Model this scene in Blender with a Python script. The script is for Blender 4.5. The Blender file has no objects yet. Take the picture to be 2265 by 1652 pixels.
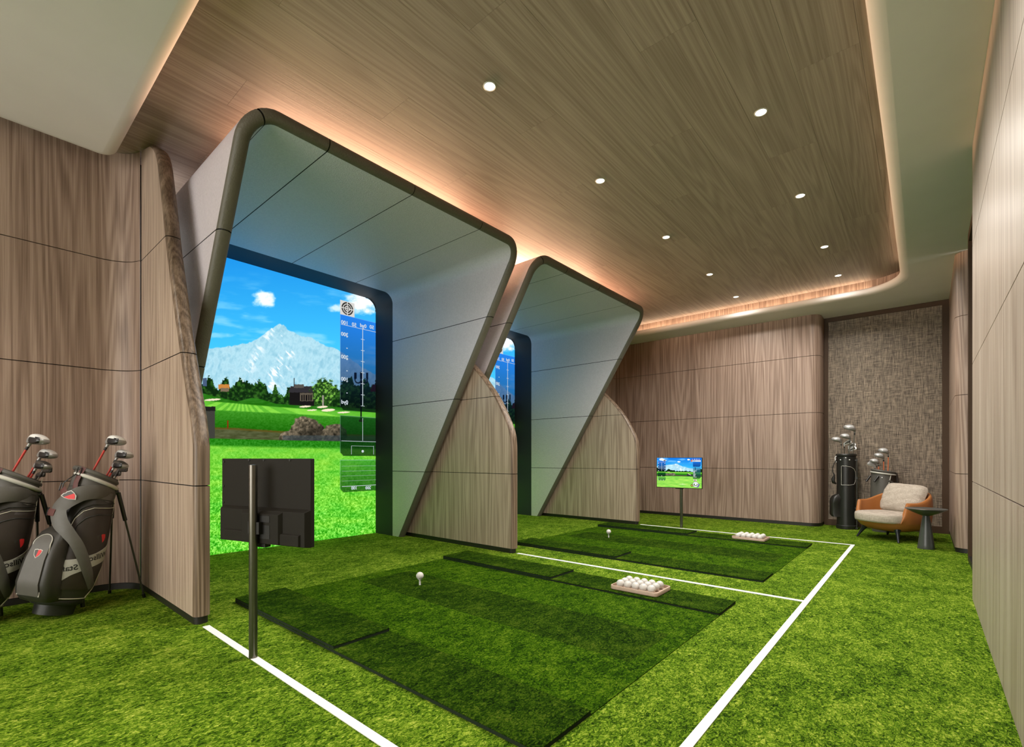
import bpy, bmesh, math, random
import numpy as np
from mathutils import Vector, Matrix

random.seed(7)
rng = np.random.default_rng(11)
SC = bpy.context.scene
COL = SC.collection
PI = math.pi

# ------------------------------------------------------------------ camera
F_PX, CX, CY, W_PX, H_PX = 1064.8, 1132.5, 1013.0, 2265, 1652
CAM_Z = 1.0
YAW = math.radians(40.6)
cam_d = bpy.data.cameras.new('camera')
cam = bpy.data.objects.new('camera', cam_d)
COL.objects.link(cam)
cam.location = (0, 0, CAM_Z)
cam.rotation_euler = (PI / 2, 0, YAW)
cam_d.sensor_width = 36
cam_d.lens = F_PX / W_PX * 36
cam_d.shift_y = (CY - H_PX / 2) / W_PX
cam_d.clip_start = 0.02
SC.camera = cam

# ------------------------------------------------------------------ world, exposure, light levels
SC.view_settings.view_transform = 'Standard'
SC.view_settings.look = 'None'
SC.view_settings.gamma = 1
SC.view_settings.use_curve_mapping = False
SC.view_settings.exposure = 0.0
world = bpy.data.worlds.new('world')
SC.world = world
world.use_nodes = True
world.node_tree.nodes['Background'].inputs[0].default_value = (1.0, 0.96, 0.9, 1)
world.node_tree.nodes['Background'].inputs[1].default_value = 5.6
SC.cycles.max_bounces = 5
SC.cycles.diffuse_bounces = 3
SC.cycles.glossy_bounces = 2
SC.cycles.transmission_bounces = 1
SC.cycles.transparent_max_bounces = 2
SC.cycles.use_adaptive_sampling = True
SC.cycles.adaptive_threshold = 0.06
SC.cycles.caustics_reflective = False
SC.cycles.caustics_refractive = False
E_DOWN = 112.0          # watts of each downlight
E_COVE_SHELL = 90.0     # warm strip on top of the booths
E_COVE_BACK = 8.0      # warm strip in the ceiling cove
SCREEN_GAIN = 1.15


def area_light(name, loc, rot, sx, sy, power, color):
    d = bpy.data.lights.new(name, 'AREA')
    d.shape = 'RECTANGLE'
    d.size, d.size_y = sx, sy
    d.energy = power
    d.color = color
    o = bpy.data.objects.new(name, d)
    o.location = loc
    o.rotation_euler = rot
    COL.objects.link(o)
    return o


# ------------------------------------------------------------------ main dimensions
HC = 3.33              # wood ceiling
HS = 3.19              # plaster soffit
BAY = 2.88             # bay pitch
LINE_Y = (0.988, 3.87, 6.75)
X_LINE = -0.625
X_SCREEN = -5.58
X_BACKSHELL = -5.2
SEAM = 0.833
X_LEFT = -4.70
Y_BACK = 8.2
X_RIGHT = 0.257
REAR = -4.6

# ------------------------------------------------------------------ materials


def new_mat(name):
    m = bpy.data.materials.new(name)
    m.use_nodes = True
    nt = m.node_tree
    b = nt.nodes['Principled BSDF']
    return m, nt, b


def N(nt, typ, **kw):
    n = nt.nodes.new(typ)
    for k, v in kw.items():
        setattr(n, k, v)
    return n


def ramp(nt, stops, interp='LINEAR'):
    r = nt.nodes.new('ShaderNodeValToRGB')
    r.color_ramp.interpolation = interp
    e = r.color_ramp.elements
    while len(e) < len(stops):
        e.new(0.5)
    for i, (p, c) in enumerate(stops):
        e[i].position = p
        e[i].color = (c[0], c[1], c[2], 1)
    return r


def plain(name, color, rough=0.5, metal=0.0, spec=0.5, noise=0.0, nscale=40, bump=0.0, bscale=200):
    m, nt, b = new_mat(name)
    b.inputs['Base Color'].default_value = (*color, 1)
    b.inputs['Roughness'].default_value = rough
    b.inputs['Metallic'].default_value = metal
    b.inputs['Specular IOR Level'].default_value = spec
    tc = N(nt, 'ShaderNodeTexCoord')
    n = N(nt, 'ShaderNodeTexNoise')
    n.inputs['Scale'].default_value = nscale
    n.inputs['Detail'].default_value = 3
    nt.links.new(tc.outputs['Object'], n.inputs['Vector'])
    k = max(noise, 0.03)
    r = ramp(nt, [(0.25, [c * (1 - k) for c in color]), (0.75, [min(1, c * (1 + k)) for c in color])])
    nt.links.new(n.outputs['Fac'], r.inputs['Fac'])
    nt.links.new(r.outputs['Color'], b.inputs['Base Color'])
    if bump > 0:
        n2 = N(nt, 'ShaderNodeTexNoise')
        n2.inputs['Scale'].default_value = bscale
        n2.inputs['Detail'].default_value = 2
        nt.links.new(tc.outputs['Object'], n2.inputs['Vector'])
        bp = N(nt, 'ShaderNodeBump')
        bp.inputs['Strength'].default_value = bump
        bp.inputs['Distance'].default_value = 0.002
        nt.links.new(n2.outputs['Fac'], bp.inputs['Height'])
        nt.links.new(bp.outputs['Normal'], b.inputs['Normal'])
    return m


def wood(name, grain, dark, mid, light, rough=0.45, vary=0.0, coarse=1.0, seed=0.0):
    """Veneer with the grain along one axis: cathedral figure, straight growth lines and fine pores."""
    m, nt, b = new_mat(name)
    L = nt.links.new
    tc = N(nt, 'ShaderNodeTexCoord')
    oi = N(nt, 'ShaderNodeObjectInfo')
    off = N(nt, 'ShaderNodeVectorMath', operation='SCALE')
    cv = N(nt, 'ShaderNodeCombineXYZ')
    for i in range(3):
        L(oi.outputs['Random'], cv.inputs[i])
    L(cv.outputs['Vector'], off.inputs[0])
    off.inputs['Scale'].default_value = 37.0 if vary > 0 else 0.0
    add = N(nt, 'ShaderNodeVectorMath', operation='ADD')
    L(tc.outputs['Object'], add.inputs[0])
    L(off.outputs['Vector'], add.inputs[1])
    add2 = N(nt, 'ShaderNodeVectorMath', operation='ADD')
    L(add.outputs['Vector'], add2.inputs[0])
    add2.inputs[1].default_value = (seed, seed * 1.7, seed * 2.3)

    def mapped(across, along):
        mp = N(nt, 'ShaderNodeMapping')
        s = [across] * 3
        s['xyz'.index(grain)] = along
        mp.inputs['Scale'].default_value = s
        L(add2.outputs['Vector'], mp.inputs['Vector'])
        return mp
    # cathedral figure: contour lines of a stretched noise field
    mp1 = mapped(5.0 * coarse, 0.22 * coarse)
    n1 = N(nt, 'ShaderNodeTexNoise')
    n1.inputs['Scale'].default_value = 1.0
    n1.inputs['Detail'].default_value = 2.0
    n1.inputs['Roughness'].default_value = 0.35
    L(mp1.outputs['Vector'], n1.inputs['Vector'])
    mul = N(nt, 'ShaderNodeMath', operation='MULTIPLY')
    mul.inputs[1].default_value = 95.0
    L(n1.outputs['Fac'], mul.inputs[0])
    sn = N(nt, 'ShaderNodeMath', operation='SINE')
    L(mul.outputs[0], sn.inputs[0])
    fig = N(nt, 'ShaderNodeMapRange')
    fig.inputs['From Min'].default_value = -1
    fig.inputs['From Max'].default_value = 1
    L(sn.outputs[0], fig.inputs['Value'])
    # fine pores
    mp2 = mapped(120.0, 1.6)
    n2 = N(nt, 'ShaderNodeTexNoise')
    n2.inputs['Scale'].default_value = 1.0
    n2.inputs['Detail'].default_value = 2.0
    n2.inputs['Roughness'].default_value = 0.65
    L(mp2.outputs['Vector'], n2.inputs['Vector'])
    # broad streaks
    mp3 = mapped(9.0, 0.35)
    n3 = N(nt, 'ShaderNodeTexNoise')
    n3.inputs['Scale'].default_value = 1.0
    n3.inputs['Detail'].default_value = 1.0
    L(mp3.outputs['Vector'], n3.inputs['Vector'])
    a = N(nt, 'ShaderNodeMath', operation='MULTIPLY')
    a.inputs[1].default_value = 0.20
    L(fig.outputs[0], a.inputs[0])
    c = N(nt, 'ShaderNodeMath', operation='MULTIPLY_ADD')
    c.inputs[1].default_value = 0.70
    L(n2.outputs['Fac'], c.inputs[0])
    L(a.outputs[0], c.inputs[2])
    d = N(nt, 'ShaderNodeMath', operation='MULTIPLY_ADD')
    d.inputs[1].default_value = 0.25
    L(n3.outputs['Fac'], d.inputs[0])
    L(c.outputs[0], d.inputs[2])
    r = ramp(nt, [(0.36, dark), (0.57, mid), (0.80, light)])
    L(d.outputs[0], r.inputs['Fac'])
    hsv = N(nt, 'ShaderNodeHueSaturation')
    L(r.outputs['Color'], hsv.inputs['Color'])
    if vary > 0:
        mr = N(nt, 'ShaderNodeMapRange')
        mr.inputs['To Min'].default_value = 1 - vary
        mr.inputs['To Max'].default_value = 1 + vary
        L(oi.outputs['Random'], mr.inputs['Value'])
        L(mr.outputs[0], hsv.inputs['Value'])
    L(hsv.outputs['Color'], b.inputs['Base Color'])
    bp = N(nt, 'ShaderNodeBump')
    bp.inputs['Strength'].default_value = 0.22
    bp.inputs['Distance'].default_value = 0.002
    L(n2.outputs['Fac'], bp.inputs['Height'])
    L(bp.outputs['Normal'], b.inputs['Normal'])
    b.inputs['Roughness'].default_value = rough
    b.inputs['Specular IOR Level'].default_value = 0.4
    return m


def turf(name, dark, mid, light, tip, scale=1.0, bump=0.9):
    m, nt, b = new_mat(name)
    L = nt.links.new
    tc = N(nt, 'ShaderNodeTexCoord')
    mp = N(nt, 'ShaderNodeMapping')
    mp.inputs['Scale'].default_value = (1.0, 0.62, 1.0)
    mp.inputs['Rotation'].default_value = (0, 0, math.radians(35))
    L(tc.outputs['Object'], mp.inputs['Vector'])
    nb = N(nt, 'ShaderNodeTexNoise')
    nb.inputs['Scale'].default_value = 78 * scale
    nb.inputs['Detail'].default_value = 3
    nb.inputs['Roughness'].default_value = 0.78
    nb.inputs['Distortion'].default_value = 1.2
    L(mp.outputs['Vector'], nb.inputs['Vector'])
    nm = N(nt, 'ShaderNodeTexNoise')
    nm.inputs['Scale'].default_value = 16
    nm.inputs['Detail'].default_value = 1
    L(mp.outputs['Vector'], nm.inputs['Vector'])
    nl = N(nt, 'ShaderNodeTexNoise')
    nl.inputs['Scale'].default_value = 3.0
    nl.inputs['Detail'].default_value = 1
    L(tc.outputs['Object'], nl.inputs['Vector'])
    a = N(nt, 'ShaderNodeMath', operation='MULTIPLY_ADD')
    a.inputs[1].default_value = 0.22
    L(nm.outputs['Fac'], a.inputs[0])
    L(nb.outputs['Fac'], a.inputs[2])
    a2 = N(nt, 'ShaderNodeMath', operation='MULTIPLY_ADD')
    a2.inputs[1].default_value = 0.16
    L(nl.outputs['Fac'], a2.inputs[0])
    L(a.outputs[0], a2.inputs[2])
    r = ramp(nt, [(0.60, dark), (0.745, mid), (0.87, light), (1.0, tip)])
    mrg = N(nt, 'ShaderNodeMapRange')
    mrg.inputs['From Min'].default_value = 0.0
    mrg.inputs['From Max'].default_value = 0.92
    L(a2.outputs[0], mrg.inputs['Value'])
    L(mrg.outputs[0], r.inputs['Fac'])
    L(r.outputs['Color'], b.inputs['Base Color'])
    bp = N(nt, 'ShaderNodeBump')
    bp.inputs['Strength'].default_value = bump
    bp.inputs['Distance'].default_value = 0.012
    L(nb.outputs['Fac'], bp.inputs['Height'])
    L(bp.outputs['Normal'], b.inputs['Normal'])
    b.inputs['Roughness'].default_value = 0.9
    b.inputs['Specular IOR Level'].default_value = 0.03
    return m


def leather(name, color, rough=0.42, scale=95, bump=0.35):
    m, nt, b = new_mat(name)
    L = nt.links.new
    tc = N(nt, 'ShaderNodeTexCoord')
    v = N(nt, 'ShaderNodeTexVoronoi', feature='F1')
    v.inputs['Scale'].default_value = scale
    L(tc.outputs['Object'], v.inputs['Vector'])
    n = N(nt, 'ShaderNodeTexNoise')
    n.inputs['Scale'].default_value = scale * 0.6
    n.inputs['Detail'].default_value = 2
    L(tc.outputs['Object'], n.inputs['Vector'])
    mx = N(nt, 'ShaderNodeMath', operation='MULTIPLY_ADD')
    mx.inputs[1].default_value = 0.6
    L(n.outputs['Fac'], mx.inputs[0])
    L(v.outputs['Distance'], mx.inputs[2])
    bp = N(nt, 'ShaderNodeBump')
    bp.inputs['Strength'].default_value = bump
    bp.inputs['Distance'].default_value = 0.003
    L(mx.outputs[0], bp.inputs['Height'])
    L(bp.outputs['Normal'], b.inputs['Normal'])
    r = ramp(nt, [(0.3, [c * 0.93 for c in color]), (0.8, [min(1, c * 1.05) for c in color])])
    L(n.outputs['Fac'], r.inputs['Fac'])
    L(r.outputs['Color'], b.inputs['Base Color'])
    b.inputs['Roughness'].default_value = rough
    b.inputs['Specular IOR Level'].default_value = 0.45
    return m


def weave(name, c0, c1, scale=260, rough=0.85, bump=0.4, patch=None):
    m, nt, b = new_mat(name)
    L = nt.links.new
    tc = N(nt, 'ShaderNodeTexCoord')
    outs = []
    for sc in ((scale, scale, scale * 0.06), (scale * 0.05, scale * 0.05, scale)):
        mp = N(nt, 'ShaderNodeMapping')
        mp.inputs['Scale'].default_value = sc
        L(tc.outputs['Object'], mp.inputs['Vector'])
        n = N(nt, 'ShaderNodeTexNoise')
        n.inputs['Scale'].default_value = 1.0
        n.inputs['Detail'].default_value = 2
        L(mp.outputs['Vector'], n.inputs['Vector'])
        outs.append(n)
    mx = N(nt, 'ShaderNodeMath', operation='MULTIPLY')
    L(outs[0].outputs['Fac'], mx.inputs[0])
    L(outs[1].outputs['Fac'], mx.inputs[1])
    fac = mx
    if patch:
        o2 = []
        for sc in ((85, 85, 3.5), (4.0, 4.0, 110)):
            mp = N(nt, 'ShaderNodeMapping')
            mp.inputs['Scale'].default_value = sc
            L(tc.outputs['Object'], mp.inputs['Vector'])
            n = N(nt, 'ShaderNodeTexNoise')
            n.inputs['Scale'].default_value = 1.0
            n.inputs['Detail'].default_value = 4
            n.inputs['Roughness'].default_value = 0.7
            L(mp.outputs['Vector'], n.inputs['Vector'])
            o2.append(n)
        mxx = N(nt, 'ShaderNodeMath', operation='MAXIMUM')
        L(o2[0].outputs['Fac'], mxx.inputs[0])
        L(o2[1].outputs['Fac'], mxx.inputs[1])
        mr = N(nt, 'ShaderNodeMapRange')
        mr.inputs['From Min'].default_value = 0.42
        mr.inputs['From Max'].default_value = 0.70
        mr.inputs['To Min'].default_value = 0.72
        mr.inputs['To Max'].default_value = 1.55
        L(mxx.outputs[0], mr.inputs['Value'])
        m2 = N(nt, 'ShaderNodeMath', operation='MULTIPLY')
        L(mx.outputs[0], m2.inputs[0])
        L(mr.outputs[0], m2.inputs[1])
        fac = m2
    r = ramp(nt, [(0.12, c0), (0.42, c1)])
    L(fac.outputs[0], r.inputs['Fac'])
    L(r.outputs['Color'], b.inputs['Base Color'])
    bp = N(nt, 'ShaderNodeBump')
    bp.inputs['Strength'].default_value = bump
    bp.inputs['Distance'].default_value = 0.002
    L(mx.outputs[0], bp.inputs['Height'])
    L(bp.outputs['Normal'], b.inputs['Normal'])
    b.inputs['Roughness'].default_value = rough
    b.inputs['Specular IOR Level'].default_value = 0.3
    return m


def emit(name, color, strength=1.0):
    m, nt, b = new_mat(name)
    nt.nodes.remove(b)
    e = N(nt, 'ShaderNodeEmission')
    e.inputs['Color'].default_value = (*color, 1)
    e.inputs['Strength'].default_value = strength
    nt.links.new(e.outputs[0], nt.nodes['Material Output'].inputs['Surface'])
    return m


def screen_mat(name, strength):
    m, nt, b = new_mat(name)
    nt.nodes.remove(b)
    e = N(nt, 'ShaderNodeEmission')
    at = N(nt, 'ShaderNodeAttribute')
    at.attribute_name = 'picture'
    nt.links.new(at.outputs['Color'], e.inputs['Color'])
    e.inputs['Strength'].default_value = strength
    m.cycles.emission_sampling = 'NONE'
    nt.links.new(e.outputs[0], nt.nodes['Material Output'].inputs['Surface'])
    return m


WD, WM, WL = (0.170, 0.110, 0.081), (0.285, 0.196, 0.150), (0.415, 0.305, 0.242)
M = dict(
    wood_wall=wood('wood_wall', 'z', WD, WM, WL, seed=0.0),
    wood_back=wood('wood_back', 'z', WD, WM, WL, seed=3.1),
    wood_div=wood('wood_divider', 'z', (0.26, 0.185, 0.14), (0.40, 0.30, 0.228), (0.53, 0.415, 0.325), seed=5.7, rough=0.38),
    wood_edge_shaded=wood('wood_edge_shaded', 'z', (0.075, 0.048, 0.030), (0.155, 0.105, 0.070), (0.27, 0.195, 0.14), seed=5.7, rough=0.38),  # divider wood darkened: shading of the rounded edge put into the colour
    wood_right=wood('wood_right', 'z', (0.26, 0.19, 0.147), (0.37, 0.29, 0.235), (0.48, 0.395, 0.33), seed=8.2, rough=0.40, coarse=0.7),
    wood_ceil=wood('wood_ceiling', 'y', (0.285, 0.216, 0.180), (0.370, 0.290, 0.246), (0.450, 0.362, 0.313), vary=0.05, rough=0.5),
    wood_lip=wood('wood_lip', 'z', WD, WM, WL, seed=2.2),
    turf=turf('turf_floor', (0.011, 0.032, 0.002), (0.082, 0.175, 0.007), (0.25, 0.365, 0.028), (0.50, 0.54, 0.10)),
    mat_a=turf('turf_mat', (0.004, 0.016, 0.0005), (0.026, 0.080, 0.001), (0.085, 0.165, 0.005), (0.16, 0.22, 0.02)),
    mat_b=turf('turf_mat_nap', (0.003, 0.010, 0.0005), (0.015, 0.046, 0.001), (0.050, 0.098, 0.004), (0.10, 0.13, 0.014)),
    mat_edge=plain('mat_edge', (0.004, 0.014, 0.002), 0.95, noise=0.4, nscale=90, bump=0.5),
    plaster=plain('plaster', (0.74, 0.70, 0.69), 0.75, noise=0.02, nscale=3),
    leather=leather('booth_leather', (0.66, 0.60, 0.635), bump=0.6),
    leather_edge_shaded=leather('booth_leather_shaded', (0.115, 0.105, 0.078), rough=0.5),  # booth leather darkened: shade on the nose put into the colour
    reveal=plain('dark_reveal', (0.035, 0.037, 0.042), 0.6, spec=0.25),
    dark=plain('dark_backing', (0.012, 0.012, 0.012), 0.8),
    plinth=plain('dark_plinth', (0.012, 0.010, 0.008), 0.45),
    bronze=plain('bronze_frame', (0.060, 0.031, 0.014), 0.55, spec=0.3),
    fabric=weave('wall_fabric', (0.045, 0.033, 0.024), (0.34, 0.265, 0.195), scale=180, rough=0.5, patch=True),
    white=plain('white_tape', (0.82, 0.82, 0.80), 0.6),
    ballw=plain('ball_white', (0.64, 0.61, 0.58), 0.35, bump=0.25, bscale=260),
    tray=plain('tray_tan', (0.46, 0.33, 0.25), 0.5, noise=0.06),
    screen=screen_mat('screen_picture', SCREEN_GAIN),
    txt=emit('screen_text', (0.62, 0.70, 0.76), 1.0),
    steel=plain('stand_metal', (0.16, 0.15, 0.13), 0.28, metal=0.9),
    tvback=plain('monitor_plastic', (0.011, 0.009, 0.006), 0.6, spec=0.2, bump=0.1),
    tvblack=plain('monitor_black', (0.006, 0.005, 0.004), 0.5),
    trim=plain('downlight_trim', (0.55, 0.55, 0.5), 0.4),
    lamp=emit('downlight_lens', (1.0, 0.99, 0.95), 6.0),
    led=emit('led_strip', (1.0, 0.62, 0.36), 2.0),
    tan=leather('tan_leather', (0.42, 0.155, 0.045), rough=0.3, scale=160, bump=0.12),
    linen=weave('linen', (0.30, 0.25, 0.20), (0.62, 0.54, 0.46), scale=420, bump=0.3),
    linen2=weave('linen_pillow', (0.30, 0.25, 0.20), (0.62, 0.54, 0.46), scale=420, bump=0.3),
    legdark=plain('leg_dark', (0.012, 0.014, 0.020), 0.3),
    tablem=plain('table_lacquer', (0.060, 0.062, 0.058), 0.28),
    bagblk=leather('bag_black', (0.016, 0.016, 0.014), rough=0.35, scale=220, bump=0.08),
    baggry=plain('bag_grey', (0.085, 0.078, 0.068), 0.5, noise=0.06, bump=0.1),
    bagdk=plain('bag_dark', (0.030, 0.027, 0.022), 0.42, noise=0.06, bump=0.08),
    bagbrn=plain('bag_brown', (0.022, 0.014, 0.009), 0.5, noise=0.1),
    bagwht=plain('bag_white', (0.50, 0.48, 0.43), 0.45),
    bagband=plain('bag_band', (0.36, 0.345, 0.30), 0.5),
    piping=plain('bag_piping', (0.62, 0.58, 0.47), 0.5),
    buckle=plain('buckle', (0.008, 0.007, 0.006), 0.35),
    strapred=plain('strap_maroon', (0.10, 0.030, 0.025), 0.6),
    logored=plain('logo_red', (0.60, 0.02, 0.02), 0.5),
    logoink=plain('logo_ink', (0.012, 0.010, 0.010), 0.5),
    chrome=plain('club_chrome', (0.72, 0.72, 0.72), 0.3, metal=0.45),
    clubgry=plain('club_grey', (0.30, 0.29, 0.28), 0.3, metal=0.3),
    clubwht=plain('club_white', (0.75, 0.74, 0.72), 0.25),
    clubblk=plain('club_black', (0.008, 0.007, 0.007), 0.3),
    clubdk=plain('club_dark', (0.10, 0.09, 0.08), 0.35, metal=0.6),
    shaftred=plain('shaft_red', (0.48, 0.035, 0.025), 0.3),
    shaftor=plain('shaft_orange', (0.62, 0.16, 0.06), 0.3),
    shaftst=plain('shaft_steel', (0.16, 0.15, 0.12), 0.3, metal=0.7),
    rod=plain('leg_rod', (0.06, 0.06, 0.05), 0.35, metal=0.5),
)

# ------------------------------------------------------------------ mesh helpers


class MB:
    def __init__(self):
        self.v, self.f = [], []

    def add(self, verts, faces):
        o = len(self.v)
        self.v += [tuple(p) for p in verts]
        self.f += [tuple(i + o for i in f) for f in faces]
        return self

    def box(self, x0, x1, y0, y1, z0, z1):
        vs = [(x, y, z) for z in (z0, z1) for y in (y0, y1) for x in (x0, x1)]
        return self.add(vs, [(0, 2, 3, 1), (4, 5, 7, 6), (0, 1, 5, 4), (2, 6, 7, 3), (0, 4, 6, 2), (1, 3, 7, 5)])

    def loft(self, rings, closed=True, cap0=True, cap1=True):
        n = len(rings[0])
        vs = [p for r in rings for p in r]
        fs = []
        for i in range(len(rings) - 1):
            for j in range(n if closed else n - 1):
                k = (j + 1) % n
                fs.append((i * n + j, i * n + k, (i + 1) * n + k, (i + 1) * n + j))
        if closed and cap0:
            fs.append(tuple(range(n - 1, -1, -1)))
        if closed and cap1:
            fs.append(tuple((len(rings) - 1) * n + j for j in range(n)))
        return self.add(vs, fs)

    def tube(self, pts, rad, n=8, cap=True):
        pts = [Vector(p) for p in pts]
        rr = rad if isinstance(rad, (list, tuple)) else [rad] * len(pts)
        up = None
        rings = []
        for i, p in enumerate(pts):
            t = (pts[min(i + 1, len(pts) - 1)] - pts[max(i - 1, 0)]).normalized()
            if up is None:
                up = Vector((0, 0, 1)) if abs(t.z) < 0.9 else Vector((1, 0, 0))
            a = t.cross(up).normalized()
            up = a.cross(t).normalized()
            rings.append([p + (a * math.cos(2 * PI * k / n) + up * math.sin(2 * PI * k / n)) * rr[i] for k in range(n)])
        return self.loft(rings, True, cap, cap)

    def lathe(self, prof, n=32, c=(0, 0, 0)):
        rings = [[(c[0] + r * math.cos(2 * PI * k / n), c[1] + r * math.sin(2 * PI * k / n), c[2] + z) for k in range(n)] for r, z in prof]
        return self.loft(rings)

    def prism(self, poly, to3, d0, d1):
        """polygon in 2D, to3(u, v, depth) gives the point"""
        n = len(poly)
        vs = [to3(u, v, d0) for u, v in poly] + [to3(u, v, d1) for u, v in poly]
        fs = [tuple(range(n - 1, -1, -1)), tuple(range(n, 2 * n))]
        fs += [(i, (i + 1) % n, n + (i + 1) % n, n + i) for i in range(n)]
        return self.add(vs, fs)

    def xform(self, mat):
        self.v = [tuple(mat @ Vector(p)) for p in self.v]
        return self

    def mesh(self, name):
        me = bpy.data.meshes.new(name)
        me.from_pydata(self.v, [], self.f)
        me.update()
        bm = bmesh.new()
        bm.from_mesh(me)
        bmesh.ops.recalc_face_normals(bm, faces=bm.faces)
        bm.to_mesh(me)
        bm.free()
        return me


def link(name, me, mat, parent=None, smooth=None):
    o = bpy.data.objects.new(name, me)
    if mat is not None and len(me.materials) == 0:
        me.materials.append(mat)
    COL.objects.link(o)
    if parent is not None:
        o.parent = parent
    if smooth is not None:
        me.polygons.foreach_set('use_smooth', [True] * len(me.polygons))
        me.set_sharp_from_angle(angle=math.radians(smooth))
    return o


def obj(name, mb, mat, parent=None, smooth=None, bevel=0.0, seg=2):
    me = mb.mesh(name)
    if bevel > 0:
        bm = bmesh.new()
        bm.from_mesh(me)
        es = [e for e in bm.edges if len(e.link_faces) == 2 and e.calc_face_angle(0) > 0.5]
        bmesh.ops.bevel(bm, geom=es, offset=bevel, segments=seg, affect='EDGES', profile=0.5)
        bm.to_mesh(me)
        bm.free()
    return link(name, me, mat, parent, smooth)


def thing(name, label, cat, loc=(0, 0, 0), rot=(0, 0, 0), group=None):
    o = bpy.data.objects.new(name, None)
    o.empty_display_size = 0.1
    o.location = loc
    o.rotation_euler = rot
    COL.objects.link(o)
    return tag(o, label, cat, group)


def tag(o, label, cat=None, group=None, kind=None):
    o['label'] = label
    if cat:
        o['category'] = cat
    if group:
        o['group'] = group
    if kind:
        o['kind'] = kind
    return o


def struct(o, label=None):
    o['kind'] = 'structure'
    if label:
        o['label'] = label
    return o


def empty_struct(name, label):
    o = bpy.data.objects.new(name, None)
    COL.objects.link(o)
    return struct(o, label)


# ------------------------------------------------------------------ room shell
floor = obj('floor', MB().box(-5.75, 0.75, REAR, 9.0, -0.05, 0.0), M['turf'])
struct(floor, 'short green artificial turf covering the whole floor')

# wood ceiling: boards laid along the room
ceil = empty_struct('ceiling', 'grey brown wood board ceiling over the golf bays')
bw = 0.322
x = -5.75
i = 0
while x < 0.16:
    y = -0.2 - (i * 0.83) % 2.4
    while y < 8.05:
        ln = 2.4
        y1 = min(y + ln, 8.05)
        y0 = max(y, 0.45)
        if y1 > y0 + 0.02:
            obj('ceiling_board', MB().box(x + 0.0006, min(x + bw, 0.16) - 0.0006, y0 + 0.0006, y1 - 0.0006, HC, HC + 0.02), M['wood_ceil'], ceil)
        y += ln
    x += bw
    i += 1
struct(obj('trim_1', MB().box(-5.75, 0.75, REAR, 9.0, HC + 0.021, HC + 0.06), M['dark']), 'dark ceiling backing above the boards')


def arc(cx, cy, r, a0, a1, n=8):
    return [(cx + r * math.cos(a0 + (a1 - a0) * k / n), cy + r * math.sin(a0 + (a1 - a0) * k / n)) for k in range(n + 1)]


# plaster soffit with rounded edge around the raised wood ceiling
XS, YS, YB2, XL2 = -0.222, 0.79, 7.74, -4.56
inner = [(XL2, REAR)] + arc(XL2 + 0.10, YS - 0.10, 0.10, PI, PI / 2, 8) + [(-2.5, YS)] + arc(XS - 0.12, YS + 0.12, 0.12, -PI / 2, 0, 6)
inner += [(XS, y_) for y_ in (1.6, 2.6, 4.0, 4.5, 5.7, 6.5, 7.0)] + arc(XS - 0.42, YB2 - 0.42, 0.42, 0, PI / 2, 14) + [(-3.0, YB2), (-5.75, YB2)]


def offset_path(p, d):
    out = []
    for k in range(len(p)):
        a = Vector(p[max(k - 1, 0)])
        b = Vector(p[min(k + 1, len(p) - 1)])
        t = (b - a).normalized()
        nrm = Vector((t.y, -t.x))          # away from the opening
        out.append((p[k][0] + nrm.x * d, p[k][1] + nrm.y * d))
    return out


def zsof(y):
    return float(np.interp(y, [REAR, 0.9, 4.5, 7.0, 8.2, 9.0], [3.19, 3.19, 3.215, 3.175, 3.10, 3.085]))


RF = 0.05
rings = []
rings.append([(px, py, zsof(py) + 0.075) for px, py in offset_path(inner, 0.045)])
rings.append([(px, py, zsof(py) + 0.075) for px, py in offset_path(inner, 0.012)])
rings.append([(px, py, zsof(py) + 0.063) for px, py in inner])
for k in range(0, 7):
    a = k / 6 * PI / 2
    rings.append([(px, py, zsof(py) + RF * (1 - math.sin(a))) for px, py in offset_path(inner, RF * 1.6 * (1 - math.cos(a)))])
sof = MB().loft(rings, closed=False)
last = rings[-1]
nL = len(last)
bm = bmesh.new()
outer = [(-5.75, 8.2), (-5.75, 9.0), (0.75, 9.0), (0.75, 8.2), (0.75, 7.0), (0.75, 5.7), (0.75, 4.5), (0.75, 2.6), (0.75, 0.9), (0.75, REAR)]
bv = [bm.verts.new((q[0], q[1], 0)) for q in last] + [bm.verts.new((q[0], q[1], 0)) for q in outer]
bm.faces.new(bv)
bmesh.ops.triangulate(bm, faces=bm.faces[:])
for yc_ in (0.9, 2.6, 4.5, 5.7, 7.0, 7.6, 8.2):
    bmesh.ops.bisect_plane(bm, geom=bm.verts[:] + bm.edges[:] + bm.faces[:], plane_co=(0, yc_, 0), plane_no=(0, 1, 0))
for v in bm.verts:
    v.co.z = zsof(v.co.y)
bm.verts.index_update()
sof_flat = MB().add([v.co[:] for v in bm.verts], [tuple(v.index for v in f.verts) for f in bm.faces])
bm.free()
sof_o = struct(obj('trim_2', sof, M['plaster'], smooth=40), 'pale grey plaster soffit with a rounded edge around the wood ceiling')
obj('soffit_plane', sof_flat, M['plaster'], sof_o)
# cove behind the soffit edge: floor of the trough and upright wood lip
trough = offset_path(inner, 0.11)
i0 = next(k for k, p in enumerate(inner) if p[0] == XS and p[1] == 1.6)
lip_path = [(XS + 0.13, 0.4)] + offset_path(inner, 0.13)[i0:]
lip = MB().loft([[(px, py, zsof(py) + 0.03) for px, py in lip_path], [(px, py, HC) for px, py in lip_path],
                 [(px, py, HC) for px, py in offset_path(lip_path, 0.02)], [(px, py, zsof(py) + 0.03) for px, py in offset_path(lip_path, 0.02)]], closed=False)
struct(obj('trim_3', lip, M['wood_lip'], smooth=40), 'thin upright wood lip glowing above the soffit at the far end')

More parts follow.
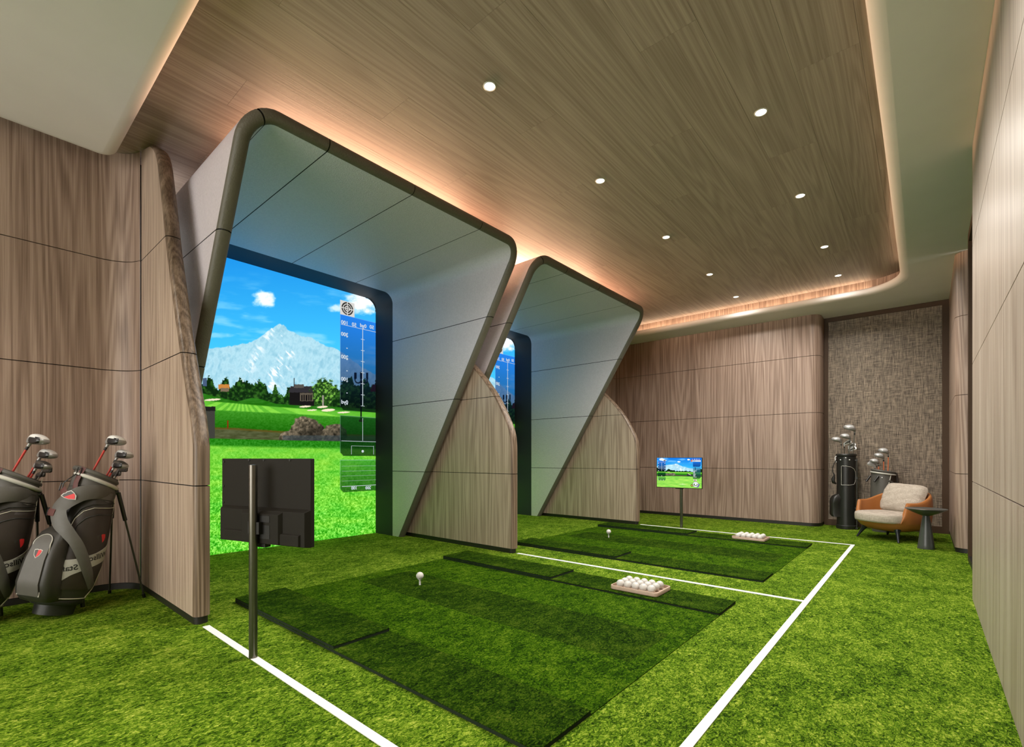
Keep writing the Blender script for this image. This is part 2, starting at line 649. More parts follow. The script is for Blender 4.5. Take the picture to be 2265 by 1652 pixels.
# wall behind the screens
struct(obj('wall_screen', MB().box(-5.75, -5.66, 0.9, 9.0, 0, HC), M['dark']), 'dark wall behind the projection screens')


def panel_wall(name, label, path, mat, zs, thick_dir, th=0.02, gap=0.003, splits=None, parent=None):
    """wall made of wood panels: plan path extruded between seam heights; each panel its own piece"""
    root = parent or empty_struct(name, label)
    inn = [Vector(p) for p in path]
    back = [Vector(p) + Vector(thick_dir[k] if isinstance(thick_dir, list) else thick_dir) * th for k, p in enumerate(path)]
    splits = splits or [(0, len(path) - 1)]
    for (z0, z1) in zip(zs[:-1], zs[1:]):
        for (a, b) in splits:
            fr = inn[a:b + 1]
            bk = back[a:b + 1]
            ring0 = fr + bk[::-1]
            mb = MB().loft([[(p.x, p.y, z0 + gap) for p in ring0], [(p.x, p.y, z1 - gap) for p in ring0]])
            obj('wood_panel', mb, mat, root, smooth=30)
    return root


ZS = [0.045, SEAM, 2 * SEAM, 3 * SEAM, HC]
# left wall with a concave corner running into the first divider
pl = [(X_LEFT, REAR), (X_LEFT, 0.72)] + arc(X_LEFT + 0.22, 0.72, 0.22, PI, PI * 0.56, 10)
wl = panel_wall('wall_left', 'grey brown wood panel wall behind the two leaning golf bags', pl, M['wood_wall'], ZS, (-1, 0.35), splits=[(0, 1), (1, len(pl) - 1)])
obj('backing', MB().box(X_LEFT - 0.12, X_LEFT - 0.03, REAR, 0.99, 0, HC), M['dark'], wl)
struct(obj('baseboard_left', MB().loft([[(px - 0.001, py, 0) for px, py in pl] + [(px - 0.05, py + 0.02, 0) for px, py in pl[::-1]],
                                         [(px - 0.001, py, 0.044) for px, py in pl] + [(px - 0.05, py + 0.02, 0.044) for px, py in pl[::-1]]]), M['plinth'], smooth=30),
       'thin dark plinth under the left wood wall')

# back wall with a rounded end beside the fabric panel
XB1 = -1.15
pb = [(-4.45, Y_BACK)] + [(-2.6, Y_BACK), (XB1 - 0.14, Y_BACK)] + arc(XB1 - 0.14, Y_BACK + 0.14, 0.14, -PI / 2, 0, 10) + [(XB1, 8.60)]
ZB = [0.045, SEAM, 2 * SEAM, 3 * SEAM, 3.26]
thd = [(0, 1)] * 3 + [(-math.cos(-PI / 2 + PI / 2 * k / 10), -math.sin(-PI / 2 + PI / 2 * k / 10)) for k in range(11)] + [(-1, 0)]
wb = panel_wall('wall_back', 'wood panel wall at the far end with a rounded corner', pb, M['wood_back'], ZB, thd)
obj('backing', MB().box(-5.7, XB1 - 0.16, Y_BACK + 0.04, Y_BACK + 0.1, 0, HS), M['dark'], wb)
obj('backing', MB().box(XB1 - 0.17, XB1 - 0.06, Y_BACK + 0.08, 8.62, 0, 3.26), M['dark'], wb)
ret = [(-4.45, 6.9), (-4.45, Y_BACK)]
panel_wall('wall_return', 'short wood return wall beside the last bay', ret, M['wood_back'], ZB, (-1, 0))
bq = [(px, py) for px, py in pb]
struct(obj('baseboard_back', MB().loft([[(px + dx * 0.004, py + dy * 0.004, zz) for (px, py), (dx, dy) in zip(bq, thd)] + [(px + dx * 0.03, py + dy * 0.03, zz) for (px, py), (dx, dy) in list(zip(bq, thd))[::-1]] for zz in (0, 0.044)]), M['plinth'], smooth=30),
       'thin dark plinth under the far wood wall')
# fabric covered wall panel with a bronze frame
YF = 8.56
fp = thing('fabric_wall_panel', 'brown shimmering woven fabric wall panel in a dark bronze frame', 'wall panel', (-0.45, YF, 0))
fx0, fx1 = XB1 + 0.004 + 0.45, X_RIGHT - 0.012 + 0.45
fw = 0.05
obj('fabric', MB().box(fx0 + fw, fx1 - fw - 0.02, 0.004, 0.03, 0.09, 3.03), M['fabric'], fp)
for a, b, c, d in ((fx0, fx0 + fw, 0.0, 3.094), (fx1 - fw - 0.02, fx1, 0.0, 3.094), (fx0 + fw, fx1 - fw - 0.02, 0.0, 0.09), (fx0 + fw, fx1 - fw - 0.02, 3.03, 3.094)):
    obj('frame_rail', MB().box(a, b, -0.012, 0.03, c, d), M['bronze'], fp)
struct(obj('wall_far', MB().box(XB1 - 0.2, 0.75, 8.6, 8.66, 0, HS), M['dark']), 'dark wall behind the fabric panel')

# pilaster on the right with a rounded front corner
pp = [(X_RIGHT - 0.012, 8.56), (X_RIGHT - 0.012, 7.02)] + arc(X_RIGHT - 0.012 + 0.10, 7.02, 0.10, PI, PI * 1.5, 8) + [(0.44, 6.92)]
thp = [(1, 0)] * 2 + [(-math.cos(PI + PI / 2 * k / 8), -math.sin(PI + PI / 2 * k / 8)) for k in range(9)] + [(0, 1)]
wp = panel_wall('wall_pilaster', 'narrow wood pilaster with a rounded edge beside the dark doorway', pp, M['wood_back'], ZB, thp)
struct(obj('baseboard_pilaster', MB().loft([[(px + dx * 0.006, py + dy * 0.006, zz) for (px, py), (dx, dy) in zip(pp, thp)] + [(px + dx * 0.03, py + dy * 0.03, zz) for (px, py), (dx, dy) in list(zip(pp, thp))[::-1]] for zz in (0, 0.044)]), M['plinth'], smooth=30),
       'thin dark plinth under the pilaster')
obj('backing', MB().box(X_RIGHT + 0.06, 0.43, 7.02, 8.6, 0, 3.26), M['dark'], wp)
# dark doorway
dr = empty_struct('door_1', 'dark bronze framed door between the pilaster and the right wall')
obj('door_leaf', MB().box(0.37, 0.40, 4.72, 6.9, 0.0, 3.24), M['dark'], dr)
obj('door_frame', MB().box(0.322, 0.40, 6.42, 6.50, 0.0, 3.22), M['bronze'], dr)
obj('door_frame', MB().box(0.322, 0.37, 4.72, 6.42, 3.10, 3.24), M['bronze'], dr)
obj('threshold', MB().box(0.322, 0.37, 4.72, 6.42, 0.0, 0.05), M['plinth'], dr)
# right wall
wr = panel_wall('wall_right', 'pale glossy wood panel wall close to the camera on the right', [(X_RIGHT, REAR), (X_RIGHT, 4.714)], M['wood_right'], [0.0, SEAM, 2 * SEAM, 3 * SEAM, 3.26], (1, 0), th=0.03)
obj('backing', MB().box(X_RIGHT + 0.032, X_RIGHT + 0.07, REAR, 4.65, 0, 3.26), M['dark'], wr)
obj('wall_end', MB().box(X_RIGHT + 0.004, 0.45, 4.66, 4.71, 0, 3.26), M['wood_right'], wr)

# ------------------------------------------------------------------ dividers between bays


def divider(label, y0, y1, prof, xback, rnd=0.034):
    """panel with a full rounded front edge; prof = [(z, x_front)]"""
    t = thing('divider_panel', label, 'divider', (-3.9, (y0 + y1) / 2, 0), group='wood dividers between the bays')
    zmax = prof[-1][0]
    zs_p = [p[0] for p in prof]
    xs_p = [p[1] for p in prof]
    bounds = [0.045] + [k * SEAM for k in (1, 2, 3) if k * SEAM < zmax - 0.05] + [zmax]
    hy = (y1 - y0) / 2
    for z0, z1 in zip(bounds[:-1], bounds[1:]):
        a0, a1 = z0 + 0.003, z1 - (0.003 if z1 < zmax else 0)
        zz = sorted(set([a0, a1] + [z for z in np.linspace(0, zmax, 60) if a0 < z < a1]))
        rings = []
        for z in zz:
            xf = float(np.interp(z, zs_p, xs_p))
            r = min(rnd, hy)
            ring = [(xback, -hy)]
            ring += [(xf - r + r * math.sin(a), -hy + r - r * math.cos(a)) for a in np.linspace(0, PI / 2, 6)]
            ring += [(xf - r + r * math.cos(a), hy - r + r * math.sin(a)) for a in np.linspace(0, PI / 2, 6)]
            ring += [(xback, hy)]
            rings.append([(px + 3.9, py, z) for px, py in ring])
        wpn = obj('wood_panel', MB().loft([[r_[0], r_[1]] for r_ in rings], closed=False).loft([[r_[-2], r_[-1]] for r_ in rings], closed=False), M['wood_div'], t, smooth=40)
        obj('shaded_edge', MB().loft([r_[1:-1] for r_ in rings], closed=False), M['wood_edge_shaded'], wpn, smooth=40)  # rounded front edge, its shade painted as darker wood
    core = []
    for z in np.linspace(0.05, zmax - 0.02, 50):
        xc = float(np.interp(z, zs_p, xs_p)) - 0.03
        core.append([(px + 3.9, py, float(z)) for px, py in ((xback + 0.02, -hy + 0.012), (xc, -hy + 0.012), (xc, hy - 0.012), (xback + 0.02, hy - 0.012))])
    obj('core', MB().loft(core), M['dark'], t)  # dark filler added to keep light from passing through the panel gaps
    xf = xs_p[0]
    ring = [(xback, -hy + 0.006), (xf - 0.05, -hy + 0.006)] + [(xf - 0.05 + 0.036 * math.sin(a), -(hy - 0.006) * math.cos(a)) for a in np.linspace(0, PI, 9)] + [(xback, hy - 0.006)]
    obj('plinth', MB().loft([[(px + 3.9, py, zz) for px, py in ring] for zz in (0, 0.0445)]), M['plinth'], t, smooth=40)
    return t


prof_left = [(0, -3.295), (1.08, -3.295), (1.25, -3.345), (1.40, -3.42), (1.60, -3.51), (1.96, -3.665), (2.39, -3.83), (2.8, -3.96), (3.06, -4.05), (3.18, -4.12), (3.26, -4.23), (3.31, -4.35), (3.325, -4.45)]
# soften the profile
prof_mid = [(0, -3.262), (1.12, -3.262), (1.22, -3.272), (1.32, -3.300), (1.45, -3.368), (1.60, -3.455), (1.71, -3.535), (1.87, -3.675), (2.03, -3.84), (2.4, -4.25)]
d0 = divider('tall wood divider beside the leaning golf bags, leftmost of three', 0.945, 1.035, prof_left, -4.52)
d1 = divider('wood divider with a curved front edge between the two simulator bays', 3.825, 3.915, prof_mid, -5.2)
d2 = divider('wood divider with a curved front edge on the far side of the far bay', 6.705, 6.795, prof_mid, -5.2)

# ------------------------------------------------------------------ simulator booths
T_SH = 0.09
R_IN = 0.13
Z_IN = 3.11
FOOT, SLOPE = -5.03, 0.617


def booth_profile(y0, y1):
    """inner outline as (y, z, ny, nz, tag) from the left foot over the top to the right foot"""
    P = []
    for z in np.linspace(0, Z_IN - R_IN, 24):
        P.append((y0, float(z), -1.0, 0.0))
    for a in np.linspace(PI, PI / 2, 11)[1:]:
        P.append((y0 + R_IN + R_IN * math.cos(a), Z_IN - R_IN + R_IN * math.sin(a), math.cos(a), math.sin(a)))
    for y in np.linspace(y0 + R_IN, y1 - R_IN, 22)[1:]:
        P.append((float(y), Z_IN, 0.0, 1.0))
    for a in np.linspace(PI / 2, 0, 11)[1:]:
        P.append((y1 - R_IN + R_IN * math.cos(a), Z_IN - R_IN + R_IN * math.sin(a), math.cos(a), math.sin(a)))
    for z in np.linspace(Z_IN - R_IN, 0, 24)[1:]:
        P.append((y1, float(z), 1.0, 0.0))
    return np.array(P)


def booth(label, slabel, dy):
    y0, y1 = 1.225 + dy, 3.705 + dy
    yc = (y0 + y1) / 2
    t = thing('simulator_booth', label, 'booth', (-4.4, yc, 0), group='golf simulator booths')
    P = booth_profile(y0, y1)
    s = np.concatenate([[0], np.cumsum(np.hypot(np.diff(P[:, 0]), np.diff(P[:, 1])))])
    nL = 24 + 10
    s_top0 = s[nL - 1]
    ytop0 = P[nL - 1, 0]
    cuts = [SEAM, 2 * SEAM, 3 * SEAM]
    for yy in (1.247, 1.688, 2.41, 3.177):
        cuts.append(float(s_top0 + max(yy + dy - ytop0, -0.08)))
    tot = s[-1]
    cuts += [tot - k * SEAM for k in (3, 2, 1)]
    cuts = [0.0] + sorted(cuts) + [tot]

    def at(q):
        return [float(np.interp(q, s, P[:, k])) for k in range(4)]
    for a, b in zip(cuts[:-1], cuts[1:]):
        g0 = 0.0 if a == 0 else 0.0035
        g1 = 0.0 if b == tot else 0.0035
        qs = [a + g0] + [q for q in s if a + 0.01 < q < b - 0.01] + [b - g1]
        rings = []
        for q in qs:
            y, z, ny, nz = at(q)
            ln = math.hypot(ny, nz)
            ny, nz = ny / ln, nz / ln
            xf = FOOT + SLOPE * (z + nz * T_SH / 2)
            r = T_SH / 2
            sec = [(X_BACKSHELL, 0.0), (min(xf - r, -4.0) if xf > -4.2 else X_BACKSHELL + 0.02, 0.0)]
            sec += [(xf - r + r * math.cos(w), r + r * math.sin(w)) for w in np.linspace(-PI / 2, PI / 2, 11)]
            sec += [(X_BACKSHELL, T_SH)]
            rings.append([(px + 4.4, y + ny * n_ - yc, max(0.0, z + nz * n_)) for px, n_ in sec])
        nz_ = len(rings[0])
        flat = [[r_[k] for k in (0, 1, 2)] for r_ in rings]
        outs = [[r_[k] for k in (nz_ - 2, nz_ - 1)] for r_ in rings]
        lp_ = obj('leather_panel', MB().loft(flat, closed=False).loft(outs, closed=False), M['leather'], t, smooth=50)
        obj('shaded_roll', MB().loft([r_[2:nz_ - 1] for r_ in rings], closed=False), M['leather_edge_shaded'], lp_, smooth=60)  # rounded nose, its shade painted as darker leather
    lin = []
    for q in s:
        y, z, ny, nz = at(q)
        ln = math.hypot(ny, nz)
        ny, nz = ny / ln, nz / ln
        xf = FOOT + SLOPE * (z + nz * T_SH / 2) - T_SH / 2
        r = T_SH / 2
        sec = [(X_BACKSHELL + 0.004, 0.010)] + [(xf + (r - 0.010) * math.cos(w), r + (r - 0.010) * math.sin(w)) for w in np.linspace(-PI / 2, PI / 2, 7)] + [(X_BACKSHELL + 0.004, T_SH - 0.010)]
        lin.append([(px + 4.4, y + ny * n_ - yc, max(0.0, z + nz * n_)) for px, n_ in sec])
    obj('seam_liner', MB().loft(lin), M['dark'], t)  # dark liner added so no light shows through the leather seams
    # dark reveal between leather and screen
    rings = []
    for q in s:
        y, z, ny, nz = at(q)
        ln = math.hypot(ny, nz)
        ny, nz = ny / ln, nz / ln
        rings.append([(px + 4.4, y + ny * n_ - yc, z + nz * n_) for px, n_ in ((X_SCREEN - 0.04, 0.0), (X_BACKSHELL - 0.002, 0.0), (X_BACKSHELL - 0.002, 0.06), (X_SCREEN - 0.04, 0.06))])
    obj('screen_reveal', MB().loft(rings), M['reveal'], t, smooth=50)
    area_light('booth_strip_light', (-3.95, yc + 0.16, Z_IN + T_SH + 0.035), (0, math.radians(-105), 0), 0.04, 2.05, E_COVE_SHELL, (1.0, 0.60, 0.36))
    return y0, y1


bays = []
for k, (lb, sl) in enumerate((('grey leather golf simulator booth with slanted sides, the nearer and larger one', ''), ('grey leather golf simulator booth with slanted sides, the farther and smaller one', ''))):
    bays.append(booth(lb, sl, k * BAY))

# ------------------------------------------------------------------ pictures on the screens


def s2l(c):
    c = np.asarray(c, float) / 255.0
    return np.where(c <= 0.04045, c / 12.92, ((c + 0.055) / 1.055) ** 2.4)


def vnoise(x, y, seed):
    r = np.random.default_rng(seed)
    g = r.random((64, 64))
    xi, yi = np.floor(x).astype(int), np.floor(y).astype(int)
    fx, fy = x - xi, y - yi
    fx, fy = fx * fx * (3 - 2 * fx), fy * fy * (3 - 2 * fy)
    a = g[xi % 64, yi % 64]
    b = g[(xi + 1) % 64, yi % 64]
    c = g[xi % 64, (yi + 1) % 64]
    d = g[(xi + 1) % 64, (yi + 1) % 64]
    return (a * (1 - fx) + b * fx) * (1 - fy) + (c * (1 - fx) + d * fx) * fy


def fbm(x, y, seed, octv=4):
    t, amp, tot = 0, 1.0, 0
    for k in range(octv):
        t = t + amp * vnoise(x * 2 ** k + 7 * k, y * 2 ** k + 3 * k, seed + k)
        tot += amp
        amp *= 0.55
    return t / tot


def sst(a, b, x):
    t = np.clip((x - a) / (b - a), 0, 1)
    return t * t * (3 - 2 * t)


class Canvas:
    def __init__(self, U, V):
        self.U, self.V = U, V
        self.c = np.zeros(U.shape + (3,))

    def put(self, mask, col):
        mask = np.clip(mask, 0, 1)[..., None]
        self.c = self.c * (1 - mask) + np.asarray(col, float) * mask


def ray_u(y, z):
    """reference frame of the printed picture: where a point of the first screen plane shows"""
    fwv = (-math.sin(YAW), math.cos(YAW))
    rtv = (math.cos(YAW), math.sin(YAW))
    d = X_SCREEN * fwv[0] + y * fwv[1]
    l = X_SCREEN * rtv[0] + y * rtv[1]
    return CX + F_PX * l / d, CY - F_PX * (z - CAM_Z) / d


def scr_y(u):
    l = (u - CX) / F_PX
    rx = -math.sin(YAW) + l * math.cos(YAW)
    ry = math.cos(YAW) + l * math.sin(YAW)
    return X_SCREEN / rx * ry


def scr_z(u, v):
    l = (u - CX) / F_PX
    rx = -math.sin(YAW) + l * math.cos(YAW)
    return CAM_Z + (CY - v) / F_PX * (X_SCREEN / rx)


def paint_landscape(Y, Z):
    U, V = ray_u(Y, Z)
    cv = Canvas(U, V)
    # sky
    t = np.clip((V - 520) / 280, 0, 1)[..., None]
    cv.c = np.array([22, 132, 222.0]) * (1 - t) + np.array([70, 200, 250.0]) * t
    wisp = fbm(U / 70, V / 16 - U / 200, 5, 4)
    cv.put(0.55 * sst(0.50, 0.80, wisp) * sst(560, 740, V), (170, 225, 250))

    def cloud(cx, cy, rx, ry, seed, k=1.0):
        d = ((U - cx) / rx) ** 2 + ((V - cy) / ry) ** 2
        nz = fbm(U / 14, V / 10, seed, 4)
        cv.put(k * sst(1.25, 0.1, d + (nz - 0.5) * 1.5), (243, 248, 252))
    cloud(452, 580, 24, 20, 21)
    cloud(584, 662, 25, 20, 22)
    cloud(800, 672, 44, 26, 23)
    cloud(748, 682, 26, 9, 24, 0.8)
    cloud(455, 742, 60, 7, 25, 0.35)
    # mountain
    ru = [380, 430, 470, 515, 555, 575, 590, 600, 612, 619, 627, 640, 650, 662, 690, 706, 720, 745, 770, 800, 833, 860]
    rv = [780, 775, 770, 765, 757, 746, 735, 727, 719, 716.5, 718.5, 732, 735, 742, 747, 757, 765, 771, 790, 812, 830, 842]
    ridge = np.interp(U, ru, rv) + (vnoise(U / 4, U * 0, 31) - 0.5) * 3
    mt = sst(-1.2, 1.2, V - ridge)
    sl = (U - 640) * 0.8 + (V - 716)
    tex = fbm(U / 7 + V / 22, V / 11 - U / 26, 33, 5)
    base = np.array([168, 214, 230.0]) + (tex[..., None] - 0.5) * np.array([85, 60, 45.0])
    mcol = base
    cv.c = cv.c * (1 - mt[..., None]) + mcol * mt[..., None]
    st = fbm((U + V * 1.0) / 26, (U - V * 0.9) / 6.0, 35, 4)
    ridge_b = np.exp(-((U - np.interp(V, [716, 780, 830, 870], [622, 640, 610, 565])) / np.interp(V, [716, 780, 870], [6, 14, 40])) ** 2)
    cv.put(mt * sst(0.52, 0.66, st) * np.clip(ridge_b * 1.1, 0, 1), (250, 253, 255))
    ridge_c = np.exp(-((U - np.interp(V, [716, 770, 850], [612, 575, 535])) / 13) ** 2)
    cv.put(mt * sst(0.5, 0.68, st) * ridge_c * 0.8, (248, 252, 255))
    cv.put(mt * sst(0.60, 0.70, tex) * 0.25, (110, 165, 190))
    # tree line
    tt = np.interp(U, [380, 455, 480, 520, 560, 600, 640, 700, 735, 770, 833, 860], [846, 842, 850, 848, 846, 858, 868, 872, 862, 845, 840, 838])
    tn = fbm(U / 6, V / 6, 41, 4)
    tops = tt + (vnoise(U / 7, U * 0, 42) - 0.5) * 26 + (vnoise(U / 2.5, V / 3.0, 43) - 0.5) * 10
    tm = sst(-1, 1, V - tops)
    tcol = np.array([14, 40, 14.0]) + tn[..., None] * np.array([50, 82, 24.0]) * sst(0.35, 0.75, tn)[..., None]
    cv.c = cv.c * (1 - tm[..., None]) + tcol * tm[..., None]
    # orange roofed house on the left, dark house on the right
    cv.put(((abs(U - 495) < 12) & (abs(V - 855) < 5)) * 1.0, (196, 128, 60))
    cv.put(((abs(U - 497) < 9) & (abs(V - 862) < 4)) * 1.0, (120, 104, 84))
    cv.put(((abs(U - 453) < 5) & (abs(V - 845) < 9)) * 1.0, (70, 90, 120))
    roof = (V > 854) & (V < 868) & (abs(U - 667) < 24 + (V - 854) * 0.4)
    cv.put(((abs(U - 668) < 27) & (V >= 866) & (V < 899)) * 1.0, (24, 22, 22))
    cv.put(roof * 1.0, (48, 46, 50))
    cv.put(((abs(U - 661) < 11) & (V > 850) & (V < 858)) * 1.0, (84, 80, 76))
    cv.put(((abs(U - 650.5) < 1) & (V > 836) & (V < 856)) * 1.0, (60, 62, 66))
    cv.put(((abs(U - 678) < 15) & (V > 869) & (V < 887)) * 1.0, (92, 84, 72))
    for q in (668, 673, 678, 683, 688):
        cv.put(((abs(U - q) < 1.6) & (V > 873) & (V < 886)) * 1.0, (22, 20, 20))
    # round tree
    dd = np.hypot((U - 716) / 29, (V - 866) / 29) + (fbm(U / 6, V / 6, 47, 4) - 0.5) * 0.75
    tr = sst(1.0, 0.86, dd)
    trc = np.array([30, 62, 22.0]) + sst(0.4, 0.75, fbm(U / 4, V / 4, 48, 3))[..., None] * np.array([92, 120, 48.0])
    cv.c = cv.c * (1 - tr[..., None]) + trc * tr[..., None]
    cv.put(((abs(U - 714.5) < 1.8) & (V > 874) & (V < 908)) * 1.0, (150, 146, 132))
    # hill and fairway
    f0 = np.interp(U, [380, 450, 480, 525, 555, 575, 610, 650, 720, 780, 833, 860], [866, 870, 878, 888, 880, 882, 893, 896, 899, 902, 905, 907])
    fm = sst(-1, 1, V - f0)
    gcol = np.array([40, 112, 22.0]) + (fbm(U / 20, V / 6, 51, 3)[..., None] - 0.5) * 50
    cv.c = cv.c * (1 - fm[..., None]) + gcol * fm[..., None]
    f1 = np.interp(U, [380, 450, 520, 600, 700, 833], [884, 886, 892, 899, 906, 912])
    ang = np.arctan2(U - 535, V - 868)
    stripes = 0.5 + 0.5 * np.sign(np.sin(ang * 26))
    fcol = np.array([96, 182, 52.0]) + stripes[..., None] * np.array([34, 28, 16.0]) + (fbm(U / 9, V / 3, 52, 3)[..., None] - 0.5) * 18
    m1 = sst(-1.5, 1.5, V - f1)
    cv.c = cv.c * (1 - m1[..., None]) + fcol * m1[..., None]
    for bx, by, brx, bry in ((470, 884, 18, 2.2), (675, 899, 13, 2), (713, 900, 12, 2.2), (726, 907, 15, 3), (690, 907, 11, 1.6), (760, 912, 14, 1.8)):
        cv.put(sst(1.2, 0.8, ((U - bx) / brx) ** 2 + ((V - by + (U - bx) * 0.06) / bry) ** 2), (240, 226, 196))
    f2 = np.interp(U, [380, 455, 520, 640, 740, 833], [904, 906, 909, 915, 921, 926])
    m2 = sst(-1.5, 1.5, V - f2)
    rt_ = np.clip((V - f2) / 38, 0, 1)[..., None]
    rc = np.array([60, 142, 34.0]) * (1 - rt_) + np.array([30, 104, 12.0]) * rt_ + (fbm(U / 3, V / 2, 53, 3)[..., None] - 0.5) * 34
    cv.c = cv.c * (1 - m2[..., None]) + rc * m2[..., None]
    # water with a brown bank
    wtop = np.interp(U, [380, 455, 520, 640, 740, 833], [944, 945, 947, 955, 960, 963])
    m3 = sst(-1.5, 1.5, V - wtop + (vnoise(U / 3, U * 0, 54) - 0.5) * 2)
    wc = np.array([78, 84, 52.0]) + (fbm(U / 12, V / 2.5, 55, 3)[..., None] - 0.5) * 46
    cv.c = cv.c * (1 - m3[..., None]) + wc * m3[..., None]
    cv.put(sst(4, 0, abs(V - wtop - 1.5)) * 0.8, (92, 76, 22))

    def rock(cx, cy, rx, ry, seed):
        d = np.hypot((U - cx) / rx, (V - cy) / ry) + (fbm(U / 11, V / 11, seed, 3) - 0.5) * 0.35
        m = sst(1.02, 0.95, d) * (V < 977 + (U - 640) * 0.02)
        n = fbm(U / 5, V / 5, seed + 1, 4)
        sh = np.clip(0.42 + 0.95 * (cy - V) / ry * 0.5 - 0.25 * (U - cx) / rx, 0.12, 1)[..., None]
        col = (np.array([104, 94, 76.0]) + (n[..., None] - 0.5) * np.array([170, 150, 128.0])) * (0.35 + 0.8 * sh)
        cv.c = cv.c * (1 - m[..., None]) + np.clip(col, 10, 230) * m[..., None]
    rock(678, 956, 37, 37, 61)
    rock(740, 960, 30, 24, 63)
    rock(641, 968, 24, 17, 65)
    cv.put(0.45 * ((V > 963) & (V < 977) & (U > 625)) * 1.0, (66, 84, 92))
    # stone pier and posts
    cv.put(((abs(U - 462) < 13) & (V > 905) & (V < 972)) * 1.0, (62, 62, 56))
    cv.put(((abs(U - 462) < 14) & (V > 899) & (V < 909)) * 1.0, (30, 30, 28))
    cv.put(((abs(U - 504) < 1.5) & (V > 930) & (V < 947)) * 1.0, (140, 20, 16))
    # dark strip of grass then the bright foreground
    g0 = np.interp(U, [380, 466, 640, 833], [968, 969.5, 974, 977])
    m4 = sst(-1, 1, V - g0)
    sp = rng.random(U.shape)
    gc = np.array([38, 126, 22.0]) + (fbm(U / 3, V / 2, 71, 3)[..., None] - 0.5) * 70
    cv.c = cv.c * (1 - m4[..., None]) + gc * m4[..., None]
    g1 = g0 + 15
    m5 = sst(-3, 5, V - g1)
    near = np.clip((V - 990) / 230, 0, 1)[..., None]
    patch = fbm(U / 34, V / 12, 73, 3)[..., None]
    fg = np.array([116, 202, 58.0]) * (1 - near) + np.array([88, 196, 44.0]) * near
    fg = fg + (patch - 0.5) * np.array([66, 30, 18.0])
    spk = (fbm(U / 3.2, V / 3.2, 75, 2)[..., None] - 0.5) * (1.0 + 0.0 * near) + (sp[..., None] - 0.5) * 0.7
    fg = fg + spk * (40 + 150 * near) * np.array([1.0, 0.85, 0.8])
    cv.c = cv.c * (1 - m5[..., None]) + np.clip(fg, 6, 250) * m5[..., None]
    # lamp post
    cv.put(((abs(U - 799) < 1.6) & (V > 822) & (V < 930)) * 1.0, (10, 12, 16))
    cv.put(((abs(U - 799) < 5) & (V > 928) & (V < 933)) * 1.0, (52, 24, 24))
    for q in (786, 799, 812):
        cv.put(((abs(U - q) < 2.6) & (V > 824) & (V < 838)) * 1.0, (12, 14, 18))
    arm = np.abs(np.hypot((abs(U - 799) - 7) / 7, (V - 838) / 9) - 1) < 0.16
    cv.put((arm & (V > 838)) * 1.0, (12, 14, 18))
    cv.put(((abs(U - 838) < 18) & (V > 850) & (V < 866) & (U > 818 + (866 - V) * 0.4)) * 1.0, (60, 18, 16))
    # see-through scale panels (rectangles on the screen itself)
    yl = scr_y(752)
    hud = Y > yl

    def panel(v0, v1, c0, c1, k, chamfer=0.045):
        za, zb = scr_z(752, v0), scr_z(752, v1)
        m = hud & (Z < za) & (Z > zb) & ((Y - yl) + (Z - zb) > chamfer)
        tt = np.clip((za - Z) / (za - zb), 0, 1)[..., None]
        col = np.asarray(c0, float) * (1 - tt) + np.asarray(c1, float) * tt
        mk = m[..., None] * k
        cv.c = cv.c * (1 - mk) + (0.35 * cv.c * (col / 140.0) + 0.65 * col) * mk
        edge = m & ((Z > za - 0.008) | (Y < yl + 0.006))
        cv.put(edge * 0.35, (200, 220, 235))
    panel(694, 906, (28, 84, 176), (0, 4, 14), 0.62)
    panel(918, 1008, (12, 58, 26), (8, 30, 12), 0.72)
    panel(1017, 1089, (58, 122, 50), (8, 44, 14), 0.66)
    # target badge
    ya, yb = scr_y(752.5), scr_y(784)
    za, zb = scr_z(752, 663), scr_z(752, 694)
    bad = (Y > ya) & (Y < yb) & (Z < za) & (Z > zb)
    cv.put(bad * 1.0, (206, 204, 200))
    rr = np.hypot(Y - (ya + yb) / 2, Z - (za + zb) / 2) / ((za - zb) / 2)
    cv.put((bad & ((abs(rr - 0.82) < 0.10) | (abs(rr - 0.5) < 0.10) | (abs(rr - 0.2) < 0.08))) * 1.0, (40, 38, 36))
    cv.put((bad & (rr < 0.95) & ((abs(Y - (ya + yb) / 2) < 0.007) | (abs(Z - (za + zb) / 2) < 0.007))) * 1.0, (206, 204, 200))
    return s2l(np.clip(cv.c, 0, 255))


def grid_mesh(name, A, B, to3, colors, keep=None):
    """grid of quads over A x B with a colour attribute"""
    nb, na = A.shape
    P = to3(A.ravel(), B.ravel())
    idx = np.arange(na * nb).reshape(nb, na)
    q = np.stack([idx[:-1, :-1], idx[:-1, 1:], idx[1:, 1:], idx[1:, :-1]], -1).reshape(-1, 4)
    if keep is not None:
        kk = keep.ravel()
        q = q[kk[q].all(1)]
    me = bpy.data.meshes.new(name)
    me.vertices.add(len(P))
    me.vertices.foreach_set('co', P.astype(np.float32).ravel())
    me.loops.add(q.size)
    me.loops.foreach_set('vertex_index', q.ravel().astype(np.int32))
    me.polygons.add(len(q))
    me.polygons.foreach_set('loop_start', np.arange(0, q.size, 4, dtype=np.int32))
    me.update(calc_edges=True)
    at = me.color_attributes.new('picture', 'FLOAT_COLOR', 'POINT')
    c4 = np.ones((len(P), 4), np.float32)
    c4[:, :3] = colors.reshape(-1, 3)
    at.data.foreach_set('color', c4.ravel())
    return me


def text_mesh(cu):
    tmp = bpy.data.objects.new('text_source', cu)
    COL.objects.link(tmp)
    dg = bpy.context.evaluated_depsgraph_get()
    me = bpy.data.meshes.new_from_object(tmp.evaluated_get(dg))
    bpy.data.objects.remove(tmp)
    bpy.data.curves.remove(cu)
    return me


